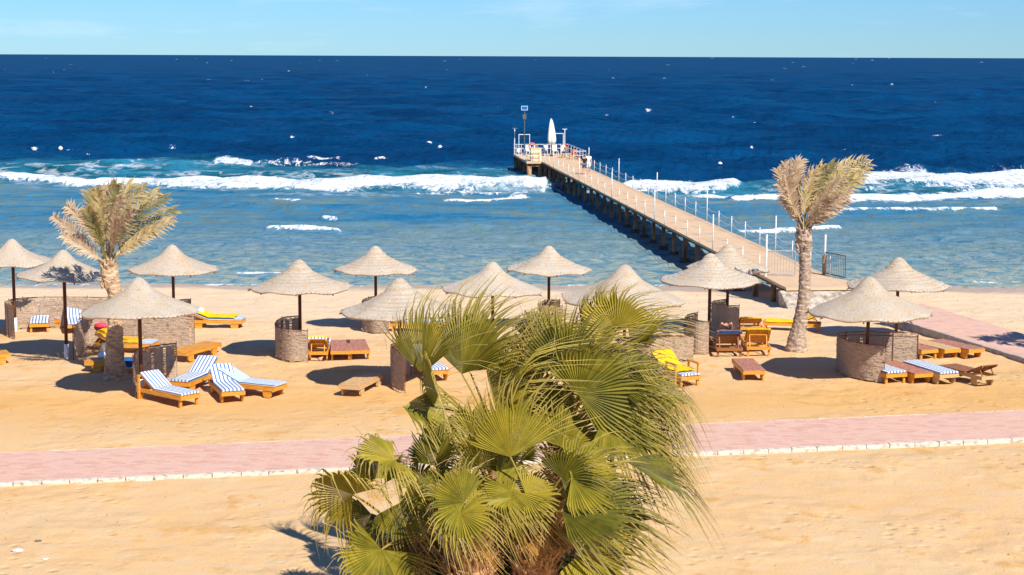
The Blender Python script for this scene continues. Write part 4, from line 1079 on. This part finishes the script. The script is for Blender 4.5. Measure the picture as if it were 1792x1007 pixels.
# ------------------------------------------------------------------ date palms
def trunk(name, pts, rad, m, parent, scar=.16, amp=.12, n=22, spiky=False):
    path = resample(catmull(pts, 8), .035); mb = MB(); vs = []; N_ = len(path)
    tot = sum((b-a).length for a, b in zip(path, path[1:])); s = 0
    for i, p in enumerate(path):
        if i: s += (p-path[i-1]).length
        f = s/tot; r0 = np.interp(f, [q[0] for q in rad], [q[1] for q in rad])
        for k in range(n):
            a = 2*math.pi*k/n
            ph = (s/scar+a/(2*math.pi)*1.0+.35*noise.noise((math.cos(a)*2, math.sin(a)*2, s*2)))
            saw = (ph % 1.0); lobe = .5+.5*math.cos(a*7+math.floor(ph)*2.4)
            r = r0*(1+amp*(saw-.4)*(.4+.9*lobe)+.10*noise.noise((math.cos(a)*3, math.sin(a)*3, s*5)))
            vs.append(p+Vector((math.cos(a)*r, math.sin(a)*r, 0)))
    fs = [(i*n+k, i*n+(k+1) % n, (i+1)*n+(k+1) % n, (i+1)*n+k) for i in range(N_-1) for k in range(n)]
    fs.append(tuple((N_-1)*n+k for k in range(n))); mb.add(vs, fs); return mb.build(name, m, parent)
def frond(parent, base, ctrl, tip, m, leaf=.42, nl=62, wind=Vector((.55, 0, -.55)), w=.050, spread=1.0):
    mb = MB(); pts = bez(base, ctrl, tip, 40); rn = random.random()
    mb.tube(pts[::3]+[pts[-1]], [.028*(1-.8*i/14) for i in range(len(pts[::3])+1)], 5, tip=0.15, rnd=rn)
    for i in range(nl):
        f = .24+.76*(i/nl); q = f*40; k = min(39, int(q)); p = pts[k].lerp(pts[k+1], q-k); d = (pts[k+1]-pts[k]).normalized()
        ll = leaf*(.25+1.15*math.sin(min(1, (f-.15)*1.12)*math.pi)**.7)*random.uniform(.8, 1.15)
        sidev = d.cross(Vector((0, -1, .35))).normalized()
        upv = sidev.cross(d).normalized()
        for s in (-1, 1):
            dr = (d*1.0+sidev*s*.75*spread+upv*random.uniform(.05, .35)+Vector((random.uniform(-.15, .15), random.uniform(-.25, .25), random.uniform(-.15, .15)))).normalized()
            e1 = p+dr*ll*.5; e2 = e1+(dr+wind*random.uniform(.5, 1.1)).normalized()*ll*.5
            wv = dr.cross(Vector((0, -1, .2))).normalized()*w*.5
            mb.add([p-wv*.5, p+wv*.5, e1+wv, e1-wv, e2], [(0, 1, 2, 3), (3, 2, 4)], tip=[0, 0, .2, .2, .8], rnd=min(1, max(0, rn+random.uniform(-.3, .3))))
    mb.build('frond', m, parent)
def date_palm(label, gx, D, tpts, rad, crown, fr, m_bark):
    base = Vector((gx, D, zb(D)))
    t = empty('date_palm', base, 0, label, 'palm tree', 'date palms')
    T = trunk('trunk', [p-base for p in tpts], rad, m_bark, t)
    top = tpts[-1]-base
    mb = MB()
    for k in range(60):
        a = random.random()*6.283; z = -random.random()*.75; r = .20+.05*random.random()
        b0 = top+Vector((math.cos(a)*r*.8, math.sin(a)*r*.8, z)); b1 = top+Vector((math.cos(a)*(r+.05), math.sin(a)*(r+.05), z+.10+.12*random.random()))
        mb.tube([b0, b1], [.055, .028], 5)
    mb.build('leaf_bases', m_bark, t)
    for (cx, cy, tx, ty, dz, dry) in fr:
        b = top+Vector((random.uniform(-.12, .12), random.uniform(-.12, .12), -.05))
        frond(t, b, P(cx, cy, D+dz*.5)-base, P(tx, ty, D+dz)-base, M['date_dry'] if dry else M['date'], leaf=.42 if not dry else .34, nl=27, spread=.85)
    return t
D1 = G(202, 664).y
fr1 = [(150, 420, 92, 378, -.3, 1), (160, 440, 108, 412, -.6, 1), (150, 380, 118, 362, .2, 1), (165, 380, 122, 370, .8, 1), (170, 370, 158, 338, .3, 0), (178, 360, 168, 332, -.5, 0), (185, 370, 185, 326, .6, 1), (190, 350, 205, 322, -.4, 0), (196, 350, 232, 322, .5, 0), (200, 360, 256, 328, -.6, 0),
       (206, 370, 278, 336, .2, 0), (214, 380, 296, 345, -.3, 0), (222, 400, 310, 366, .4, 0), (225, 420, 306, 384, -.7, 0), (190, 380, 215, 345, -.9, 1), (196, 400, 232, 372, -1.2, 1), (172, 400, 150, 365, -.9, 0), (220, 425, 270, 405, .6, 1)]
date_palm('date palm with a windswept crown behind the umbrellas at the left', P(202, 664, D1).x, D1,
          [P(203, 672, D1), P(202, 645, D1), P(200, 600, D1), P(203, 555, D1), P(203, 520, D1), P(194, 490, D1), P(189, 462, D1)],
          [(0, .48), (.08, .36), (.2, .28), (.5, .23), (.75, .22), (.85, .25), (.93, .27), (1, .16)], None, fr1, M['bark'])
D2 = G(1395, 614).y
fr2 = [(1385, 350, 1362, 322, -.3, 1), (1378, 330, 1360, 296, .4, 1), (1385, 320, 1372, 284, -.5, 1), (1392, 320, 1392, 282, .2, 1), (1385, 300, 1402, 280, .6, 1), (1380, 350, 1376, 310, -.8, 1),
       (1404, 345, 1425, 296, -.4, 0), (1428, 385, 1486, 348, .3, 1), (1388, 370, 1370, 345, .5, 1),
       (1412, 340, 1440, 288, .4, 0), (1414, 330, 1462, 284, -.3, 0), (1418, 330, 1490, 280, .5, 0), (1420, 330, 1518, 276, -.4, 0), (1424, 345, 1526, 286, .3, 0), (1426, 350, 1524, 298, -.6, 0), (1430, 360, 1508, 316, .6, 0), (1430, 370, 1490, 330, -.8, 1), (1428, 375, 1466, 340, -.9, 1), (1425, 380, 1450, 352, .9, 1), (1420, 350, 1478, 312, -1.1, 1), (1422, 345, 1500, 300, 1.0, 0)]
date_palm('tall date palm bent by the wind in front of the pier foot', P(1393, 616, D2).x, D2,
          [P(1393, 618, D2), P(1395, 590, D2), P(1401, 560, D2), P(1407, 520, D2), P(1409, 470, D2), P(1408, 440, D2), P(1407, 402, D2)],
          [(0, .40), (.07, .33), (.2, .25), (.45, .205), (.7, .19), (.82, .20), (.93, .27), (1, .16)], None, fr2, M['bark_grey'])
# the palm just out of the frame whose shadow falls on the right hand path
sx, sy = 20.6, 52.0
fr3 = []
t3 = empty('date_palm', (sx, sy, 0), 0, 'date palm beside the paved path at the far right, seen by its shadow', 'palm tree', 'date palms')
trunk('trunk', [Vector((0, 0, -.1)), Vector((.05, 0, 2.4)), Vector((0, 0, 4.6))], [(0, .4), (.1, .28), (1, .2)], M['bark'], t3)
for k in range(16):
    a = k*.4+.3; frond(t3, Vector((0, 0, 4.6)), Vector((math.cos(a)*.6, math.sin(a)*.6, 6.0)), Vector((math.cos(a)*1.6+.5, math.sin(a)*1.5, 5.4+.5*math.sin(k))), M['date'], nl=40)

# ------------------------------------------------------------------ fan palms in the foreground
WIND = Vector((1, .15, -.10))
def fan_leaf(parent, base, hub, axis, nrm, Rl, m=None, nseg=40, arc=205, droop=.22, windk=.25, fold=.42, m_st=None, split=.55):
    m = m or M['fan']; a = axis.normalized(); n = (nrm-a*nrm.dot(a)).normalized(); b = n.cross(a)
    mb = MB(); rn = random.random(); dt = R(arc)/nseg
    # petiole
    mid = base.lerp(hub, .55)+Vector((0, 0, .10*(hub-base).length))
    pp = bez(base, mid, hub, 8); ml = MB()
    mb.tube(pp, [.030-.0018*i for i in range(9)], 5, rnd=.8, tip=.25)
    st = [0, .12, .3, split, .68, .80, .91, 1.0]
    for k in range(nseg):
        th = -R(arc)/2+dt*(k+.5); ln = Rl*(1-.20*abs(th/(R(arc)/2))**2)*random.uniform(.9, 1.06)
        dv = a*math.cos(th)+b*math.sin(th)
        jit = random.gauss(0, .07); wr = random.uniform(.4, 1.7); rk = random.uniform(-.24, .24); side = Vector()
        vs = []; tp = []
        for s in st:
            r = s*ln
            lift = n*(fold*r*(abs(math.sin(th))*.7)-.10*r*r/Rl)       # cupped blade
            c = dv*r+lift
            if s > split:
                q = (s-split)/(1-split)
                c += (Vector((0, 0, -1))*droop*1.3*wr*q*q*Rl + WIND*windk*wr*q*q*Rl + b*jit*q*Rl)
            elif s > .3:
                q = (s-.3)/(1-.3); c += Vector((0, 0, -1))*droop*.1*q*Rl
            w_ = r*math.tan(dt/2)*1.02 if s <= split else split*ln*math.tan(dt/2)*(1-(s-split)/(1-split))**.8*.85
            tv = -a*math.sin(th)+b*math.cos(th)
            pl = n*(w_*1.0)
            vs += [hub+c-tv*w_+pl*0, hub+c-pl, hub+c+tv*w_]
            tp += [max(0, (s-.60)/.40)**1.2*(.75+rk)+.03]*3
        fs = []
        for i in range(len(st)-1):
            o = i*3; fs += [(o, o+1, o+4, o+3), (o+1, o+2, o+5, o+4)]
        mb.add(vs, fs, tip=tp, rnd=min(1, max(0, rn+rk)))
    # loose threads
    for k in range(8):
        th = random.uniform(-1.5, 1.5); dv = a*math.cos(th)+b*math.sin(th); p = hub+dv*Rl*split
        e = p+(dv+WIND*.6+Vector((0, 0, -.5))*random.random()).normalized()*Rl*random.uniform(.3, .55)
        mb.tube([p, p.lerp(e, .5)+Vector((0, 0, .05)), e], .0035, 3, False, tip=1, rnd=.9)
    return mb.build('frond', m, parent)
def rdir(px_dx, px_dy, dep): return Vector((px_dx, dep, -px_dy)).normalized()
def fan_palm(label, gx_px, gy_px, D, crown_px, leaves, nrand, rtrunk, Rr=(.9, 1.2), up=.3, skirt=8, exclude=None):
    base = P(gx_px, gy_px, D); base.z = 0; c = P(crown_px[0], crown_px[1], D)-base
    t = empty('fan_palm', base, 0, label, 'palm tree', 'fan palms in the foreground')
    trunk('trunk', [Vector((0, 0, -.1)), Vector((c.x*.3, 0, c.z*.4)), Vector((c.x*.8, c.y*.8, c.z*.8)), c], [(0, rtrunk*1.25), (.3, rtrunk), (.85, rtrunk*.92), (1, rtrunk*.6)], M['boot'], t, .2, .2)
    mb = MB()
    for k in range(150):     # old leaf bases
        f = random.random()**.7; p = Vector((0, 0, 0)).lerp(c, f); a = random.random()*6.283; r = rtrunk*.95
        d = Vector((math.cos(a), math.sin(a), 0)); tg = Vector((-math.sin(a), math.cos(a), 0))
        b0 = p+d*r*.85; l = random.uniform(.16, .34); out = random.uniform(.10, .24); w_ = random.uniform(.04, .08)
        e = b0+d*out+Vector((0, 0, l)); 
        mb.add([b0-tg*w_, b0+tg*w_, e+tg*w_*.35, e-tg*w_*.35, b0+d*.04+Vector((0, 0, -.02))-tg*w_*.6, b0+d*.04+tg*w_*.6, e+d*.03+tg*w_*.2, e+d*.03-tg*w_*.2], [(0, 1, 2, 3), (7, 6, 5, 4), (1, 5, 6, 2), (4, 0, 3, 7), (3, 2, 6, 7)])
    mb.build('leaf_bases', M['boot'], t)
    for k in range(skirt):
        a = k*6.283/skirt+random.uniform(-.2, .2); d = Vector((math.cos(a), math.sin(a), 0))
        hub = c+d*random.uniform(.25, .45)+Vector((0, 0, random.uniform(-.15, .1)))
        fan_leaf(t, c+Vector((0, 0, -.05)), hub, d*.45+Vector((0, 0, -1)), d+Vector((0, 0, .3)), random.uniform(.40, .6), M['fan_dry'], 22, 110, .1, .35, .1)
    for (hx, hy, dep, ax, ay, ad, nx, ny_, nd, rpx, kw) in leaves:
        hub = P(hx, hy, D+dep)-base; Rl = rpx*D/FPX*1.08
        fan_leaf(t, c, hub, rdir(ax, ay, ad), rdir(nx, ny_, nd), Rl, **kw)
    for k in range(nrand):
        a = k*2.399+random.uniform(-.3, .3); el = random.uniform(.0, 1.15)+up
        d = Vector((math.cos(a)*math.cos(el)+.32, math.sin(a)*math.cos(el), math.sin(el))).normalized()
        L_ = random.uniform(.55, 1.15); hub = c+d*L_
        axd = (d+Vector((.35, 0, -.25))).normalized(); nv = Vector((0, 0, 1)).cross(d); nv = (Vector((0, 0, .8))-d*.2+Vector((random.uniform(-1, 1), random.uniform(-1.1, .3), random.uniform(-.3, .3))))
        fan_leaf(t, c, hub, axd, nv, random.uniform(*Rr), nseg=32, windk=.22, m=M['fan'])
    return t
K = {}
def k_(**a): return a
F = (0, 0, -1)
# leaf tuple: hub px x,y, depth offset, axis (dx,dy px), axis depth, normal (dx,dy), normal depth, radius px, kwargs
fan_palm('low fan palm with the leftmost trunk, its fans spreading left over the sand', 712, 1090, 27.4, (716, 945), [
    (617, 866, -.3, -.9, -.45, -.2, -.2, .5, -1, 108, k_(droop=.35, arc=230)),
    (690, 806, -.2, -.8, -.35, -.5, 0, -1, -.35, 105, k_(droop=.5)),
    (668, 962, -.9, -.35, .8, -.5, .1, .3, -1, 118, k_(droop=.1, arc=215)),
    (760, 815, .2, .25, -1, 0, -.9, 0, -.7, 105, k_()),
    (700, 880, -.5, .5, .6, -.3, -.4, 0, -1, 100, k_()),
    (650, 900, .3, -.4, .9, 0, -.9, .2, -.6, 95, k_(droop=.4)),
    (725, 870, .5, .7, -.5, 0, .3, -.6, -.8, 95, k_()),
    (655, 838, .6, -.2, -1, 0, .5, 0, -1, 85, k_(droop=.3)),
], 2, .30, (.6, .8), .3, 8)
fan_palm('fan palm with the middle trunk and a pale fan spreading from its centre', 826, 1090, 26.8, (824, 925), [
    (806, 900, -.9, .1, 1, -.6, 0, -.5, -1, 72, k_(droop=.35, arc=300)),
    (812, 880, -.7, -.75, -.55, -.3, .2, -.6, -1, 95, k_()),
    (893, 872, -.3, -1, .0, 0, .5, -.8, -.3, 70, k_()),
    (770, 870, .2, -.8, -.2, -.3, 0, -1, -.5, 90, k_()),
    (838, 815, .3, .2, -1, 0, .7, 0, -1, 100, k_()),
    (870, 850, 0, .9, .2, 0, 0, -.9, -.7, 90, k_()),
], 2, .32, (.6, .8), .3, 9)
fan_palm('fan palm with the rightmost trunk and broad fans reaching right', 940, 1090, 27.0, (938, 915), [
    (984, 895, -.8, 1, -.08, -.2, 0, -1, -.6, 175, k_(droop=.25, arc=150)),
    (1018, 966, -.9, .9, .45, -.3, 0, -.7, -1, 125, k_(droop=.2)),
    (1000, 838, -.5, 1, -.05, 0, 0, -.7, -1, 118, k_(droop=.2)),
    (1050, 900, .4, 1, -.05, .1, 0, -.8, -.8, 120, k_()),
    (895, 860, -.4, -.3, .8, -.2, .2, -.4, -1, 95, k_(m=M['fan'])),
    (893, 800, -.3, -.06, -1, 0, .35, 0, -1, 150, k_(droop=.0, windk=.14, arc=130, fold=.6)),
    (1095, 808, -.2, 1, .38, 0, .35, -1, -.25, 160, k_(droop=.32, windk=.12, arc=95)),
], 3, .34, (.65, .85), .3, 9)
fan_palm('taller fan palm at the back left of the clump, beside the narrow reed screen', 868, 900, 28.8, (872, 790), [
    (740, 655, 0, -.02, -1, 0, -.75, .05, -.9, 158, k_(droop=.0, windk=.18, arc=110, fold=.2)),
    (808, 655, .2, .16, -1, 0, -.7, .1, -.9, 176, k_(droop=.0, windk=.22, arc=125, fold=.25)),
    (822, 650, .8, .30, -1, 0, -.5, 0, -1, 150, k_(droop=.05, windk=.35, arc=130)),
    (768, 688, -.6, -.2, -.7, .3, .1, -1, .5, 110, k_(droop=.55, arc=220, fold=-.2)),
    (705, 712, -.4, 1, .15, -.2, .1, -1, -.3, 130, k_(droop=.55, arc=120)),
    (868, 720, -.2, .42, -1, 0, -1, 0, -.35, 190, k_(droop=.05, windk=.4, arc=110)),
    (830, 770, -.5, -.35, -.7, 0, .2, 0, -1, 90, k_()),
    (775, 790, -.4, -.1, -1, 0, -.9, 0, -.6, 90, k_()),
], 4, .24, (.7, 1.0), .5, 0)
fan_palm('tallest fan palm at the back of the clump, reaching the large umbrella behind', 985, 880, 29.0, (985, 770), [
    (990, 655, -.6, -.05, -1, 0, .05, .0, -1, 128, k_(droop=.0, windk=.08, arc=150)),
    (1012, 690, -.8, .7, -.55, 0, .1, 0, -1, 135, k_(droop=.15, windk=.3)),
    (982, 782, -.7, .45, -.75, .2, -.4, .5, -1, 100, k_(droop=.1, fold=.6)),
    (1078, 580, .3, -.55, -1, 0, .0, 0, -1, 100, k_(droop=.1, windk=.35)),
    (1030, 590, .8, -.1, -1, 0, .9, 0, -.5, 100, k_(droop=.05, windk=.45)),
    (1105, 608, .4, .6, -.75, 0, -.7, -.6, -.4, 112, k_(windk=.45, arc=120)),
    (1090, 640, -.2, 1, -.15, 0, -.1, -1, -.25, 85, k_(droop=.45, arc=130)),
    (1128, 690, .2, .9, -.05, 0, 0, -1, -.35, 105, k_(droop=.75, arc=150)),
    (1075, 672, -.5, .9, -.35, 0, .1, -.8, -.7, 112, k_(droop=.2, windk=.2, arc=140)),
    (1060, 730, -.6, 1, .35, 0, .2, -.8, -.8, 140, k_(droop=.35, windk=.2)),
    (965, 600, .6, -.6, -.8, 0, .2, -.9, -.5, 105, k_(windk=.7, arc=140)),
    (1052, 560, .9, -.15, -1, 0, 1, 0, -.4, 75, k_(droop=0, windk=.4, arc=120)),
    (1120, 700, .5, 1, .45, 0, .3, -1, -.4, 110, k_(droop=.5, windk=.25, arc=110)),
    (1110, 765, .3, 1, .35, 0, .2, -1, -.3, 115, k_(droop=.4, windk=.2, arc=90)),
    (945, 610, .5, .35, -.9, 0, -.6, -.3, -.9, 95, k_(windk=.5)),
    (1020, 640, .3, .2, -.8, 0, -.3, -.4, -1, 120, k_(windk=.5)),
    (940, 660, .1, -.5, -.5, 0, .3, -.6, -1, 110, k_(windk=.5)),
    (1100, 740, -.2, .95, .5, 0, .2, -1, -.5, 120, k_(droop=.45, windk=.2)),
], 2, .24, (.75, .95), .35, 0)
# low shrubs between the trunks
def shrub(px, py, D, r, label):
    b = P(px, py, D); t = empty('low_shrub', (b.x, b.y, 0), 0, label, 'shrub', 'low shrubs between the palm trunks')
    mb = MB()
    for k in range(3500):
        a = random.random()*6.283; e = random.random()*1.5; q = r*random.uniform(.35, 1)*(1+.3*noise.noise((math.cos(a)*2, math.sin(a)*2, px)))
        p = Vector((math.cos(a)*math.cos(e)*q, math.sin(a)*math.cos(e)*q*.8, .05+math.sin(e)*q*1.25))
        u = Vector((random.gauss(0, 1), random.gauss(0, 1), random.gauss(0, 1))).normalized()*.045; v = u.orthogonal().normalized()*.02
        mb.add([p-u, p+v, p+u, p-v], [(0, 1, 2, 3)])
    mb.build('foliage', M['shrub'], t)
    mb = MB()
    for k in range(9):
        a = k*.7; mb.tube([(0, 0, 0), (math.cos(a)*r*.6, math.sin(a)*r*.6, r*.9)], [.02, .006], 4)
    mb.build('stem', M['boot'], t)
shrub(770, 1060, 28.0, 1.0, 'dark green shrub between the left and middle palm trunks'); shrub(882, 1060, 28.0, 1.05, 'dark green shrub between the middle and right palm trunks'); shrub(990, 1070, 28.0, .85, 'dark green shrub right of the rightmost palm trunk')
